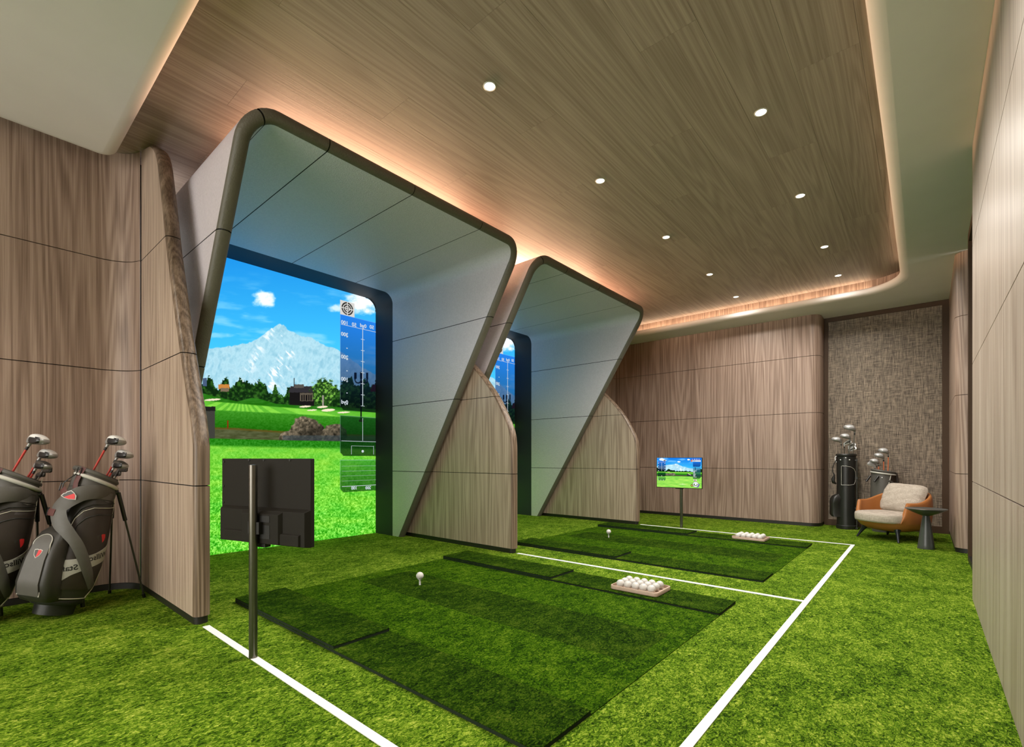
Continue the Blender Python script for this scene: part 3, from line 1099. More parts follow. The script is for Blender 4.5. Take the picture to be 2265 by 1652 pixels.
def text_obj(name, body, size, mat, parent, m, bold=0.0):
    cu = bpy.data.curves.new(name, 'FONT')
    cu.body = body
    cu.size = size
    cu.align_x = 'CENTER'
    cu.align_y = 'CENTER'
    cu.offset = bold
    cu.fill_mode = 'BOTH'
    cu.resolution_u = 3
    me = text_mesh(cu)
    o = link(name, me, mat, parent)
    o.matrix_local = m
    return o


YA, YB_ = 1.225, 3.705
ys = np.linspace(YA, YB_, 470)
zs = np.linspace(0.0, Z_IN, 590)
GY, GZ = np.meshgrid(ys, zs)
pic = paint_landscape(GY, GZ)
RC = 0.15
inside = ~(((GY < YA + RC) | (GY > YB_ - RC)) & (GZ > Z_IN - RC) & (np.hypot(np.minimum(GY - YA, YB_ - GY) - RC, GZ - (Z_IN - RC)) > RC))
scr_me = grid_mesh('projection_picture', GY, GZ, lambda a, b: np.stack([np.zeros_like(a), a - (YA + YB_) / 2, b], -1), pic, inside)
FLIP = Matrix(((0, 0, 1, 0), (-1, 0, 0, 0), (0, 1, 0, 0), (0, 0, 0, 1)))
for k, lb in enumerate(('large projection screen with snowy mountain golf course in the nearer booth', 'large projection screen with golf course, half hidden in the farther booth')):
    yc = (YA + YB_) / 2
    t = thing('projection_screen', lb, 'screen', (X_SCREEN, yc + k * BAY, 0), group='golf simulator screens')
    pict = link('picture', scr_me, M['screen'], t)

    def P3(u, v, dx=0.004):
        return (dx, scr_y(u) - yc, scr_z(u, v))
    for body, u, v, sz in (('100', 762, 714, 0.066), ('50', 783, 718.5, 0.066), ('0yd', 803, 721, 0.066), ('50', 822, 724, 0.066),
                           ('300', 762, 740, 0.066), ('200', 762, 790, 0.066), ('100', 762, 839, 0.066), ('0yd', 762, 889.5, 0.066),
                           ('100', 783, 1079.5, 0.056), ('200', 814, 1079, 0.056)):
        mm = Matrix.Translation(P3(u, v)) @ FLIP
        text_obj('scale_text', body, sz, M['txt'], pict, mm, 0.002)
    ln = MB()

    def bar(u0, v0, u1, v1, w=0.005):
        a, b = Vector(P3(u0, v0)), Vector(P3(u1, v1))
        if abs(b.y - a.y) > abs(b.z - a.z):
            ln.box(0.002, 0.005, min(a.y, b.y), max(a.y, b.y), a.z - w / 2, a.z + w / 2)
        else:
            ln.box(0.002, 0.005, a.y - w / 2, a.y + w / 2, min(a.z, b.z), max(a.z, b.z))
    bar(754, 717, 832, 717 + 0)
    bar(802, 722, 802, 898, 0.007)
    for q in range(7):
        vv = 750 + q * 24.6
        bar(798, vv, 806, vv)
    for vv in (745, 770, 795, 820, 844, 869, 894):
        bar(766, vv, 768.5, vv, 0.010)
    bar(802, 925, 802, 975, 0.004)
    bar(755, 975, 832, 975)
    bar(777, 986, 826, 986, 0.003)
    bar(777, 986, 777, 1005, 0.003)
    bar(826, 986, 826, 1005, 0.003)
    bar(756, 1076, 832, 1076, 0.006)
    for vv in (1031, 1042, 1053, 1064):
        bar(756, vv, 832, vv, 0.0016)
    obj('scale_lines', ln, M['txt'], pict)
    c = P3(802, 998)
    obj('ball_marker', MB().lathe([(0.001, 0), (0.017, 0), (0.017, 0.003), (0.001, 0.003)], 16).xform(Matrix.Translation((0.002, c[1], c[2])) @ Matrix.Rotation(PI / 2, 4, 'Y')), M['txt'], pict)

# ------------------------------------------------------------------ white lines on the turf
LW = 0.036


def line(label, x0, x1, y0, y1):
    o = obj('floor_line', MB().box(x0, x1, y0, y1, 0.0005, 0.004), M['white'])
    tag(o, label, 'line marking', 'white line markings on the turf')


line('long white floor line running along the bays to the armchair', X_LINE - LW / 2, X_LINE + LW / 2, REAR + 0.6, LINE_Y[2] + LW / 2)
line('white floor line through the monitor post nearest the camera', -3.24, X_LINE - LW / 2, LINE_Y[0] - LW / 2, LINE_Y[0] + LW / 2)
line('white floor line separating the two hitting mats', -3.24, X_LINE - LW / 2, LINE_Y[1] - LW / 2, LINE_Y[1] + LW / 2)
line('thin white floor line beyond the far hitting mat', -3.24, X_LINE - LW / 2, LINE_Y[2] - LW / 2, LINE_Y[2] + LW / 2)

# ------------------------------------------------------------------ hitting mats
T1 = 0.018


def mat_set(dy, which):
    near = which == 'near'
    w = 'nearer' if near else 'farther'
    t = thing('hitting_mat', f'large dark green hitting mat with striped nap in the {w} bay', 'mat', (-2.3, 2.4 + dy, 0), group='hitting mats')
    x0, x1 = -3.615, -0.985
    ya, yb = 1.622, 3.17
    lanes = [(x0, -3.455, ya, yb, 'mat_a'), (-3.455, -1.095, ya, 2.155, 'mat_a'), (-3.455, -1.095, 2.155, 2.64, 'mat_b'), (-3.455, -1.095, 2.64, yb, 'mat_a'), (-1.095, x1, ya, yb, 'mat_a')]
    for a, b, c, d, mm in lanes:
        obj('turf_lane', MB().box(a + 2.3, b + 2.3, c - 2.4, d - 2.4, 0.0, 0.004), M[mm], t)
    for side, (c, d) in (('front', (1.28, 1.622)), ('rear', (3.17, 3.512))):
        where = ('line with the near monitor post' if side == 'front' else 'white middle line') if near else ('white middle line' if side == 'front' else 'thin far white line')
        s = thing('mat_strip', f'long low turf strip of the {w} mat along the {where}', 'mat', ((x0 + x1) / 2, (c + d) / 2 + dy, 0), group='low side strips of the mats')
        hx, hy = (x1 - x0) / 2, (d - c) / 2
        obj('turf_top', MB().box(-hx, hx, -hy, hy, T1 - 0.003, T1), M['mat_b'], s)
        obj('foam_base', MB().box(-hx + 0.001, hx - 0.001, -hy + 0.001, hy - 0.001, 0.0, T1 - 0.003), M['mat_edge'], s)
        p = thing('mat_pad', f'short raised turf pad of the {w} mat along the {where}', 'mat', ((x0 - 2.305) / 2, (c + d) / 2 + dy, T1), group='raised pads of the mats')
        hx = (-2.305 - x0) / 2
        obj('turf_top', MB().box(-hx, hx, -hy, hy, T1 - 0.003, T1), M['mat_b'], p)
        obj('foam_base', MB().box(-hx + 0.001, hx - 0.001, -hy + 0.001, hy - 0.001, 0.0, T1 - 0.003), M['mat_edge'], p)


MAT_DY = 2.965
mat_set(0, 'near')
mat_set(MAT_DY, 'far')

# ------------------------------------------------------------------ balls, tees, trays
RB = 0.0295
bm = bmesh.new()
bmesh.ops.create_icosphere(bm, subdivisions=3, radius=RB)
ball_me = bpy.data.meshes.new('golf_ball')
bm.to_mesh(ball_me)
bm.free()
ball_me.materials.append(M['ballw'])
ball_me.polygons.foreach_set('use_smooth', [True] * len(ball_me.polygons))


def ball(loc, label, group):
    o = link('golf_ball', ball_me, None)
    o.location = loc
    o.rotation_euler = (random.random() * 6, random.random() * 6, random.random() * 6)
    tag(o, label, 'golf ball', group)


tee_me = None
for k, w in enumerate(('nearer', 'farther')):
    tx, ty = -3.01, 2.40 + k * (MAT_DY + 0.01)
    mb = MB().lathe([(0.001, 0), (0.0075, 0), (0.007, 0.02), (0.0065, 0.035), (0.010, 0.041), (0.016, 0.045), (0.0165, 0.047), (0.013, 0.0475), (0.001, 0.0445)], 20)
    o = obj('golf_tee', mb, M['chrome'] if False else M['clubwht'], smooth=40)
    o.location = (tx, ty, 0.004)
    tag(o, f'small white tee holding a ball on the {w} mat', 'tee', 'golf tees')
    ball((tx, ty, 0.004 + 0.046 + RB - 0.003), f'white golf ball resting on the tee of the {w} mat', 'teed golf balls')


def rrect(hx, hy, r, n=5):
    out = []
    for cx, cy, a in ((hx - r, hy - r, 0), (-hx + r, hy - r, PI / 2), (-hx + r, -hy + r, PI), (hx - r, -hy + r, 1.5 * PI)):
        out += [(cx + r * math.cos(a + PI / 2 * k / n), cy + r * math.sin(a + PI / 2 * k / n)) for k in range(n + 1)]
    return out


def tray(loc, rot, w, rows, cols):
    t = thing('ball_tray', f'tan shallow tray with white golf balls on the {w} mat', 'tray', loc, (0, 0, rot), 'ball trays')
    hx, hy, h = 0.185, 0.135, 0.030
    o1, o2, i1 = rrect(hx - 0.006, hy - 0.006, 0.025), rrect(hx, hy, 0.03), rrect(hx - 0.010, hy - 0.010, 0.022)
    rings = [[(x, y, 0) for x, y in o1], [(x, y, 0.004) for x, y in o2], [(x, y, h - 0.002) for x, y in o2], [(x * 0.99, y * 0.99, h) for x, y in o2], [(x, y, h) for x, y in i1], [(x, y, 0.009) for x, y in i1]]
    obj('tray_body', MB().loft(rings), M['tray'], t, smooth=50)
    names_r = {3: ('front', 'middle', 'back'), 2: ('front', 'back')}[rows]
    names_c = ('leftmost', 'second', 'third', 'fourth', 'fifth')
    for r in range(rows):
        for c in range(cols):
            lx = -0.125 + c * 0.0612
            ly = (r - (rows - 1) / 2) * 0.075
            p = Matrix.Translation(loc) @ Matrix.Rotation(rot, 4, 'Z') @ Vector((lx, ly, 0.009 + RB))
            pos = names_c[c] if c == 0 else names_c[c] + ' from left'
            ball(p, f'white golf ball in the {names_r[r]} row of the {w} tray, {pos}', f'golf balls in the {w} tray')


tray((-1.615, 3.36, T1), math.radians(1), 'nearer', 3, 5)
tray((-1.605, 3.36 + MAT_DY + 0.01, T1), math.radians(-1), 'farther', 3, 5)

# ------------------------------------------------------------------ monitors on posts


def paint_tv(S, T):
    """picture of the small monitor; S 0..1670 left to right, T 0..1150 top to bottom"""
    cv = Canvas(S, T)
    t = np.clip(T / 480, 0, 1)[..., None]
    cv.c = np.array([20, 118, 226.0]) * (1 - t) + np.array([70, 200, 248.0]) * t
    cv.put(0.5 * sst(0.5, 0.8, fbm(S / 320, T / 70, 101, 4)), (170, 222, 250))
    for cx, cy, rx, ry, sd in ((190, 60, 110, 55, 1), (300, 105, 100, 26, 2), (845, 152, 66, 30, 3), (1205, 70, 60, 30, 4)):
        d = ((S - cx) / rx) ** 2 + ((T - cy) / ry) ** 2 + (fbm(S / 50, T / 40, 110 + sd, 3) - 0.5) * 1.2
        cv.put(sst(1.1, 0.4, d), (244, 248, 252))
    ridge = np.interp(S, [0, 120, 350, 520, 640, 690, 750, 800, 900, 1000, 1200, 1400, 1670], [350, 330, 290, 262, 255, 240, 232, 248, 300, 345, 390, 410, 440]) + (vnoise(S / 18, S * 0, 120) - 0.5) * 10
    m = sst(-4, 4, T - ridge)[..., None]
    tex = fbm(S / 60 + T / 90, T / 60, 121, 4)[..., None]
    cv.c = cv.c * (1 - m) + (np.array([178, 220, 236.0]) + (tex - 0.5) * 70) * m
    sn = np.exp(-((S - np.interp(T, [232, 500], [720, 960])) / 50) ** 2)
    cv.put(m[..., 0] * sn * sst(0.42, 0.6, fbm(S / 40, T / 60, 122, 3)), (250, 252, 255))
    tops = np.interp(S, [0, 120, 330, 400, 460, 520, 680, 720, 1250, 1350, 1450, 1560, 1670], [380, 440, 500, 470, 440, 475, 490, 515, 505, 520, 490, 440, 420]) + (vnoise(S / 26, S * 0, 123) - 0.5) * 40
    cv.put(sst(-4, 4, T - tops), (16, 44, 18))
    cv.put(sst(536, 548, T), (46, 140, 34))
    cv.put(sst(550, 560, T) * sst(606, 596, T), (128, 206, 60))
    cv.put(sst(1, .6, ((S - 460) / 60) ** 2 + ((T - 552) / 10) ** 2), (236, 226, 180))
    cv.put(sst(604, 622, T), (40, 132, 24))
    cv.put(sst(655, 665, T) * sst(706, 698, T), (78, 74, 60))
    for cx, cy, rx, ry, sd in ((400, 648, 90, 38, 1), (590, 640, 130, 50, 2)):
        d = ((S - cx) / rx) ** 2 + ((T - cy) / ry) ** 2
        n = fbm(S / 30, T / 30, 130 + sd, 3)[..., None]
        mm = (sst(1.05, 0.9, d) * (T < 690))[..., None]
        cv.c = cv.c * (1 - mm) + (np.array([104, 98, 84.0]) + (n - 0.5) * 130) * mm
    cv.put(((S > 1140) & (T > 600) & (T < 700) & (T > 600 + (S - 1180) * 0.30)) * 1.0, (52, 54, 58))
    cv.put(((S > 1180) & (S < 1290) & (abs(T - 612 - (S - 1190) * 0.42) < 10)) * 1.0, (228, 220, 196))
    m = sst(700, 730, T)[..., None]
    n = fbm(S / 190, T / 40, 140, 4)[..., None]
    cv.c = cv.c * (1 - m) + (np.array([146, 216, 84.0]) + (n - 0.5) * np.array([100, 50, 40.0])) * m
    cv.put(0.6 * sst(1.0, 0.2, ((S - 980) / 170) ** 2 + ((T - 1020) / 40) ** 2), (206, 232, 150))

    def panel(a, b, c, d, c0, c1, k):
        q = (S > a) & (S < b) & (T > c) & (T < d) & ((b - S) + (d - T) > 40)
        tt = np.clip((T - c) / (d - c), 0, 1)[..., None]
        col = np.asarray(c0, float) * (1 - tt) + np.asarray(c1, float) * tt
        mk = q[..., None] * k
        cv.c = cv.c * (1 - mk) + col * mk
    panel(35, 345, 140, 535, (24, 84, 190), (2, 8, 24), 0.66)
    panel(35, 345, 145, 175, (12, 60, 176), (12, 60, 176), 0.7)
    panel(35, 345, 575, 735, (10, 70, 30), (4, 26, 22), 0.75)
    panel(35, 345, 755, 890, (60, 150, 60), (6, 50, 30), 0.6)
    for q in (60, 125, 190, 250, 315):
        cv.put(((abs(S - q) < 16) & (abs(T - 170) < 10)) * 0.9, (230, 240, 250))
    for tt_ in (220, 315, 412, 510):
        for q in (60, 315):
            cv.put(((abs(S - q) < 20) & (abs(T - tt_) < 9)) * 0.85, (228, 238, 246))
    cv.put(((abs(S - 188) < 6) & (T > 190) & (T < 520)) * 0.8, (220, 232, 244))
    cv.put((np.hypot(S - 188, T - 712) < 11) * 1.0, (245, 245, 245))
    cv.put(((abs(S - 300) < 42) & (abs(T - 108) < 26)) * 1.0, (196, 190, 184))
    cv.put(((abs(S - 300) < 34) & (abs(T - 112) < 14)) * 1.0, (70, 60, 54))
    for q in (55, 155, 255):
        cv.put(((abs(S - q) < 15) & (abs(T - 876) < 9)) * 0.9, (240, 244, 244))
    for q in (780, 810, 840):
        cv.put(((abs(S - 58) < 8) & (abs(T - q) < 8)) * 0.8, (230, 236, 236))
    cv.put(((S > 1275 + (80 - T) * 0.5) & (S < 1630) & (T > 30) & (T < 82)) * 1.0, (10, 56, 180))
    for q, w_ in ((1335, 18), (1420, 30), (1500, 26), (1580, 22)):
        cv.put(((abs(S - q) < w_) & (abs(T - 56) < 11)) * 0.9, (232, 238, 250))
    cv.put(((S > 1280) & (S < 1635) & (T > 95) & (T < 142)) * 1.0, (226, 216, 206))
    cv.put(((S > 1280) & (S < 1340) & (T > 95) & (T < 146)) * 1.0, (250, 122, 30))
    cv.put(((S > 1355) & (S < 1450) & (abs(T - 118) < 8)) * 0.7, (120, 112, 106))
    panel(1360, 1632, 160, 340, (26, 96, 200), (6, 42, 110), 0.8)
    panel(1360, 1632, 365, 785, (60, 130, 176), (6, 40, 26), 0.72)
    cv.put(((abs(S - 1440) < 8) & (T > 370) & (T < 480)) * 1.0, (16, 20, 24))
    cv.put((np.hypot(S - 1440, T - 378) < 16) * 1.0, (16, 20, 24))
    for k, (tt_, w_) in enumerate(((495, 60), (532, 30), (568, 28), (614, 42), (648, 42), (684, 32), (728, 58))):
        cv.put(((S > 1372) & (S < 1372 + w_ * 2) & (abs(T - tt_) < 10)) * 0.85, (232, 236, 236))
    cv.put(((abs(S - 1440) < 55) & (abs(T - 845) < 26)) * 1.0, (214, 206, 226))
    cv.put(((abs(S - 1420) < 18) & (abs(T - 845) < 13)) * 1.0, (30, 20, 30))
    cv.put((np.hypot(S - 1448, T - 845) < 18) * 1.0, (222, 60, 70))
    d = np.hypot(S - 1455, T - 1005)
    cv.put(sst(108, 102, d), (40, 42, 44))
    cv.put(sst(100, 95, d), (226, 224, 230))
    cv.put(sst(1.05, 0.95, ((S - 1455) / 72) ** 2 + ((T - 1012) / 44) ** 2), (44, 60, 60))
    cv.put(sst(1.05, 0.95, ((S - 1410) / 30) ** 2 + ((T - 1020) / 32) ** 2), (86, 140, 40))
    cv.put(sst(1.05, 0.95, ((S - 1500) / 30) ** 2 + ((T - 1020) / 32) ** 2), (86, 140, 40))
    cv.put(sst(40, 34, np.hypot(S - 1460, T - 1000)), (238, 240, 244))
    cv.put(((np.abs(d - 118) < 16) & (S > 1500) & (T > 985)) * 1.0, (96, 60, 160))
    cv.put((np.hypot(S - 1320, T - 1050) < 44) * 1.0, (44, 38, 34))
    cv.put((np.hypot(S - 1322, T - 1050) < 22) * 1.0, (246, 214, 84))
    cv.put((np.hypot(S - 985, T - 1005) < 10) * 1.0, (240, 240, 240))
    return s2l(np.clip(cv.c, 0, 255))


S_, T_ = np.meshgrid(np.linspace(0, 1670, 300), np.linspace(0, 1150, 205))
tv_pic = paint_tv(S_, T_)
TVW, TVH = 0.650, 0.435
tv_me = grid_mesh('monitor_picture', S_, T_, lambda a, b: np.stack([(a / 1670 - 0.5) * (TVW - 0.012), np.zeros_like(a), (0.5 - b / 1150) * (TVH - 0.012)], -1), tv_pic)


def monitor(label, loc, rot, post_off, zc=0.78):
    """screen faces local -y, the back with its housing local +y; the post stands behind"""
    t = thing('monitor_stand', label, 'monitor', loc, (0, 0, rot), 'monitors on posts')
    w, h = TVW / 2, TVH / 2
    pan = obj('display_panel', MB().box(-w, w, -0.012, 0.012, zc - h, zc + h), M['tvback'], t, bevel=0.003)
    pic_o = link('picture', tv_me, M['screen'], pan)
    pic_o.location = (0, -0.0135, zc + 0.002)
    # rear housing: sloped box over the lower half with a stepped centre
    zt, zb = zc + 0.035 - 0.03, zc - h + 0.004
    def frus(x0, x1, z0, z1, y0, y1, ins):
        return MB().add([(x0, y0, z0), (x1, y0, z0), (x1, y0, z1), (x0, y0, z1), (x0 + ins, y1, z0 + ins * 0.3), (x1 - ins, y1, z0 + ins * 0.3), (x1 - ins, y1, z1 - ins), (x0 + ins, y1, z1 - ins)],
                        [(0, 1, 2, 3), (4, 7, 6, 5), (0, 4, 5, 1), (1, 5, 6, 2), (2, 6, 7, 3), (3, 7, 4, 0)])
    hs = obj('rear_housing', frus(-w - 0.004, w - 0.016, zb - 0.004, zc - 0.032, 0.0125, 0.042, 0.014), M['tvback'], t, bevel=0.002)
    obj('centre_bulge', frus(-0.17, 0.12, zb + 0.0, zc - 0.048, 0.0415, 0.060, 0.014), M['tvback'], hs, bevel=0.002)
    obj('lower_shelf', frus(-0.29, 0.26, zb + 0.002, zb + 0.062, 0.0415, 0.052, 0.006), M['tvback'], hs, bevel=0.002)
    for zz, hh in ((zc - 0.085, 0.016), (zc - 0.150, 0.034)):
        obj('port_recess', MB().box(-0.10, -0.01, 0.0595, 0.0615, zz - hh, zz + hh), M['tvblack'], hs)
    for xx, zz in ((w - 0.018, zc + h - 0.016), (w - 0.014, zc + 0.070), (w - 0.014, zc - 0.018), (-w + 0.14, zc + h - 0.008), (0.0, zc + h - 0.008), (0.11, zc + h - 0.008)):
        obj('screw', MB().lathe([(0.0005, 0), (0.006, 0), (0.006, 0.003), (0.0005, 0.003)], 10).xform(Matrix.Translation((xx, 0.0125, zz)) @ Matrix.Rotation(-PI / 2, 4, 'X')), M['tvblack'], pan)
    px, py = post_off
    obj('post', MB().lathe([(0.001, 0.0), (0.019, 0.0), (0.0195, 0.004), (0.0195, zc + h - 0.032), (0.001, zc + h - 0.03)], 24, (px, py, 0)), M['steel'], t, smooth=40)
    obj('mount_bracket', MB().box(px - 0.04, px + 0.04, 0.058, py, zc - 0.16, zc - 0.10), M['tvblack'], t)
    obj('cable_box', MB().box(-0.06, 0.05, 0.02, 0.055, zb - 0.016, zb + 0.004), M['tvblack'], t, bevel=0.002)
    return t


# near monitor shows its back to the camera, the far one its picture
monitor('black monitor on a post with its back turned, beside the nearer mat', (-2.585, 1.062, 0), math.radians(180 + 16.4), (-0.012, 0.083))
monitor('monitor on a post showing a golf course, in front of the far wall', (-2.655, 6.75, 0), math.radians(2), (0.006, 0.083), zc=0.79)

# ------------------------------------------------------------------ downlights
k = 0
rows = [(-2.07, [2.20, 3.555, 4.915, 6.27, 7.39]), (-0.838, [2.20, 3.555, 4.915, 6.275, 7.375])]
ordn = ('nearest the camera', 'second from the camera', 'third from the camera', 'fourth from the camera', 'farthest from the camera')
for rx, (xx, yys) in enumerate(rows):
    for q, yy in enumerate(yys):
        side = 'row above the mats' if rx == 0 else 'row near the plaster edge'
        t = thing('downlight', f'small round recessed ceiling downlight in the {side}, {ordn[q]}', 'downlight', (xx, yy, HC), group='ceiling downlights')
        obj('trim_ring', MB().lathe([(0.033, 0.004), (0.033, -0.0015), (0.036, -0.004), (0.041, -0.002), (0.042, 0.001), (0.042, 0.004)], 28), M['trim'], t, smooth=40)
        obj('lens', MB().lathe([(0.0005, -0.001), (0.033, -0.001), (0.033, 0.001), (0.0005, 0.001)], 28), M['lamp'], t)
        d = bpy.data.lights.new('downlight_beam', 'SPOT')
        d.energy = E_DOWN * (0.6 if q == 4 else 1.0)
        d.spot_size = math.radians(158)
        d.spot_blend = 0.7
        d.shadow_soft_size = 0.035
        d.color = (1.0, 0.955, 0.88)
        lo = bpy.data.objects.new('downlight_beam', d)
        lo.location = (xx, yy, HC - 0.02)
        COL.objects.link(lo)
# unseen soffit spots: fill added behind the camera, one over bags, one over fabric
for xx, yy, e in ((-3.4, -0.30, 0.55), (-1.7, -0.45, 0.8), (-3.2, -1.8, 0.4), (-1.7, -1.8, 0.8), (-0.72, 7.98, 0.6)):
    d = bpy.data.lights.new('unseen_soffit_spot', 'SPOT')
    d.energy = E_DOWN * e
    d.spot_size = math.radians(120)
    d.spot_blend = 0.75
    d.shadow_soft_size = 0.035
    d.color = (1.0, 0.93, 0.84)
    lo = bpy.data.objects.new('unseen_soffit_spot', d)
    lo.location = (xx, yy, HS - 0.02)
    COL.objects.link(lo)

# warm strips in the ceiling cove
area_light('cove_light_far', (-2.9, YB2 + 0.085, HS + 0.03), (PI, 0, 0), 4.7, 0.03, E_COVE_BACK, (1.0, 0.74, 0.50))
area_light('cove_light_side', (XS + 0.085, 4.2, HS + 0.055), (PI, 0, 0), 0.03, 6.2, E_COVE_BACK * 0.8, (1.0, 0.66, 0.42))
# ------------------------------------------------------------------ armchair


def superring(a, b, z, n=40, p=2.6, cx=0.0, cy=0.0):
    out = []
    for k in range(n):
        t = 2 * PI * k / n
        c, s_ = math.cos(t), math.sin(t)
        out.append((cx + a * math.copysign(abs(c) ** (2 / p), c), cy + b * math.copysign(abs(s_) ** (2 / p), s_), z))
    return out


def armchair(loc, face):
    """local -y is the front"""
    t = thing('armchair', 'low tan leather armchair with beige cushions beside the side table', 'armchair', loc, (0, 0, face))
    n = 72
    ang = [2 * PI * k / n for k in range(n)]

    def rad(th, p=2.7, a=0.338, b=0.338):
        c, s_ = abs(math.cos(th)), abs(math.sin(th))
        return 1.0 / ((c / a) ** p + (s_ / b) ** p) ** (1 / p)

    def hgt(th):
        d = abs((th - PI / 2 + PI) % (2 * PI) - PI)       # angle away from the back centre
        back = 0.585
        arm = 0.47
        h = back + (arm - back) * float(sst(0.45, 1.75, np.array(d)))
        k = float(sst(2.12, 2.26, np.array(d)))
        return h * (1 - k) + 0.235 * k

    def ring(scale, zf, off=0.0):
        return [((rad(a) * scale + off) * math.cos(a), (rad(a) * scale + off) * math.sin(a), zf(a)) for a in ang]
    low = [(0.30, 0.105), (0.52, 0.112), (0.72, 0.130), (0.86, 0.160), (0.95, 0.198), (0.995, 0.230)]
    rings = [ring(sc_, lambda a, z=z: z) for sc_, z in low]
    for f in (0.2, 0.4, 0.6, 0.8, 0.94):
        rings.append(ring(1.0, lambda a, f=f: 0.230 + (hgt(a) - 0.012 - 0.230) * f if hgt(a) > 0.25 else 0.230 + 0.001 * f, 0.012 * math.sin(f * PI)))
    rings.append(ring(1.0, lambda a: hgt(a) - 0.004, -0.006))
    rings.append(ring(1.0, lambda a: hgt(a), -0.018))
    rings.append(ring(1.0, lambda a: hgt(a) - 0.004, -0.030))
    rings.append(ring(1.0, lambda a: max(hgt(a) - 0.02, 0.228), -0.036))
    rings.append(ring(1.0, lambda a: 0.225, -0.036))
    rings.append(ring(0.3, lambda a: 0.222))
    obj('seat_shell', MB().loft(rings), M['tan'], t, smooth=55)
    # seat cushion: rounded puck pushed forward between the arms
    cr = []
    for sc_, z in ((0.93, 0.222), (0.985, 0.230), (1.0, 0.248), (1.0, 0.304), (0.985, 0.322), (0.94, 0.332), (0.70, 0.340), (0.35, 0.344)):
        cr.append([(rad(a, 2.5, 0.310, 0.338) * sc_ * math.cos(a), rad(a, 2.5, 0.310, 0.338) * sc_ * math.sin(a) - 0.062, z) for a in ang])
    obj('seat_cushion', MB().loft(cr), M['linen'], t, smooth=60)
    # back cushion
    nu = 22
    hw, hh = 0.245, 0.19
    front, backp = [], []
    for j in range(nu + 1):
        for i_ in range(nu + 1):
            u, v = -1 + 2 * i_ / nu, -1 + 2 * j / nu
            e = (max(0, 1 - abs(u) ** 2.6) * max(0, 1 - abs(v) ** 2.6)) ** 0.42
            pin = 1 - 0.07 * (abs(u) ** 2 * (1 - abs(v) ** 2)) - 0.0
            xx = u * hw * (1 - 0.10 * abs(v) ** 6)
            zz = v * hh * (1 - 0.12 * abs(u) ** 6)
            wr_ = 0.004 * math.sin(u * 17 + v * 5) * (1 - e) + 0.003 * math.sin(v * 14 - u * 6)
            front.append((xx, -0.095 * e + wr_, zz))
            backp.append((xx, 0.055 * e, zz))
    mb = MB()
    fq = [(j * (nu + 1) + i_, j * (nu + 1) + i_ + 1, (j + 1) * (nu + 1) + i_ + 1, (j + 1) * (nu + 1) + i_) for j in range(nu) for i_ in range(nu)]
    mb.add(front, fq)
    mb.add(backp, fq)
    me = mb.mesh('back_cushion')
    bm_ = bmesh.new()
    bm_.from_mesh(me)
    bmesh.ops.remove_doubles(bm_, verts=bm_.verts, dist=0.0008)
    bmesh.ops.recalc_face_normals(bm_, faces=bm_.faces)
    bm_.to_mesh(me)
    bm_.free()
    cu = link('back_cushion', me, M['linen2'], t, smooth=70)
    cu.location = (0.02, 0.140, 0.335 + 0.165)
    cu.rotation_euler = (math.radians(-22), math.radians(3), math.radians(2))
    # four splayed tapered legs
    for sx, sy in ((-1, -1), (1, -1), (-1, 1), (1, 1)):
        top = Vector((sx * 0.20, sy * 0.185, 0.150))
        bot = Vector((sx * 0.262, sy * 0.245, 0.0))
        pts = [top, top.lerp(bot, 0.12), top.lerp(bot, 0.3), top.lerp(bot, 0.6), bot]
        mb = MB().tube(pts, [0.040, 0.032, 0.022, 0.016, 0.0105], 14)
        mb.v = [(p[0], p[1], max(p[2], 0.0)) for p in mb.v]
        obj('leg', mb, M['legdark'], t, smooth=50)
    return t


armchair((-0.300, 7.600, 0), math.atan2(0.59, 0.81) * -1.0)

# side table: cone foot with a wide shallow dish top
t = thing('side_table', 'dark grey round side table with a cone foot beside the armchair', 'side table', (0.012, 7.02, 0))
obj('foot', MB().lathe([(0.001, 0), (0.076, 0), (0.077, 0.004), (0.070, 0.05), (0.055, 0.18), (0.041, 0.29), (0.032, 0.352), (0.030, 0.366), (0.001, 0.367)], 40), M['tablem'], t, smooth=40)
obj('table_top', MB().lathe([(0.0010, 0.362), (0.0359, 0.364), (0.0585, 0.374), (0.1014, 0.392), (0.1482, 0.415), (0.1794, 0.434), (0.1833, 0.439), (0.1817, 0.443), (0.1763, 0.442), (0.1677, 0.436), (0.0010, 0.434)], 56), M['tablem'], t, smooth=40)

# ------------------------------------------------------------------ golf clubs


def frame(o, xd, zd):
    """matrix at o with x along xd and z close to zd"""
    xd = Vector(xd).normalized()
    zd = Vector(zd)
    yd = zd.cross(xd).normalized()
    zd = xd.cross(yd).normalized()
    m = Matrix((( xd.x, yd.x, zd.x, o[0]), (xd.y, yd.y, zd.y, o[1]), (xd.z, yd.z, zd.z, o[2]), (0, 0, 0, 1)))
    return m


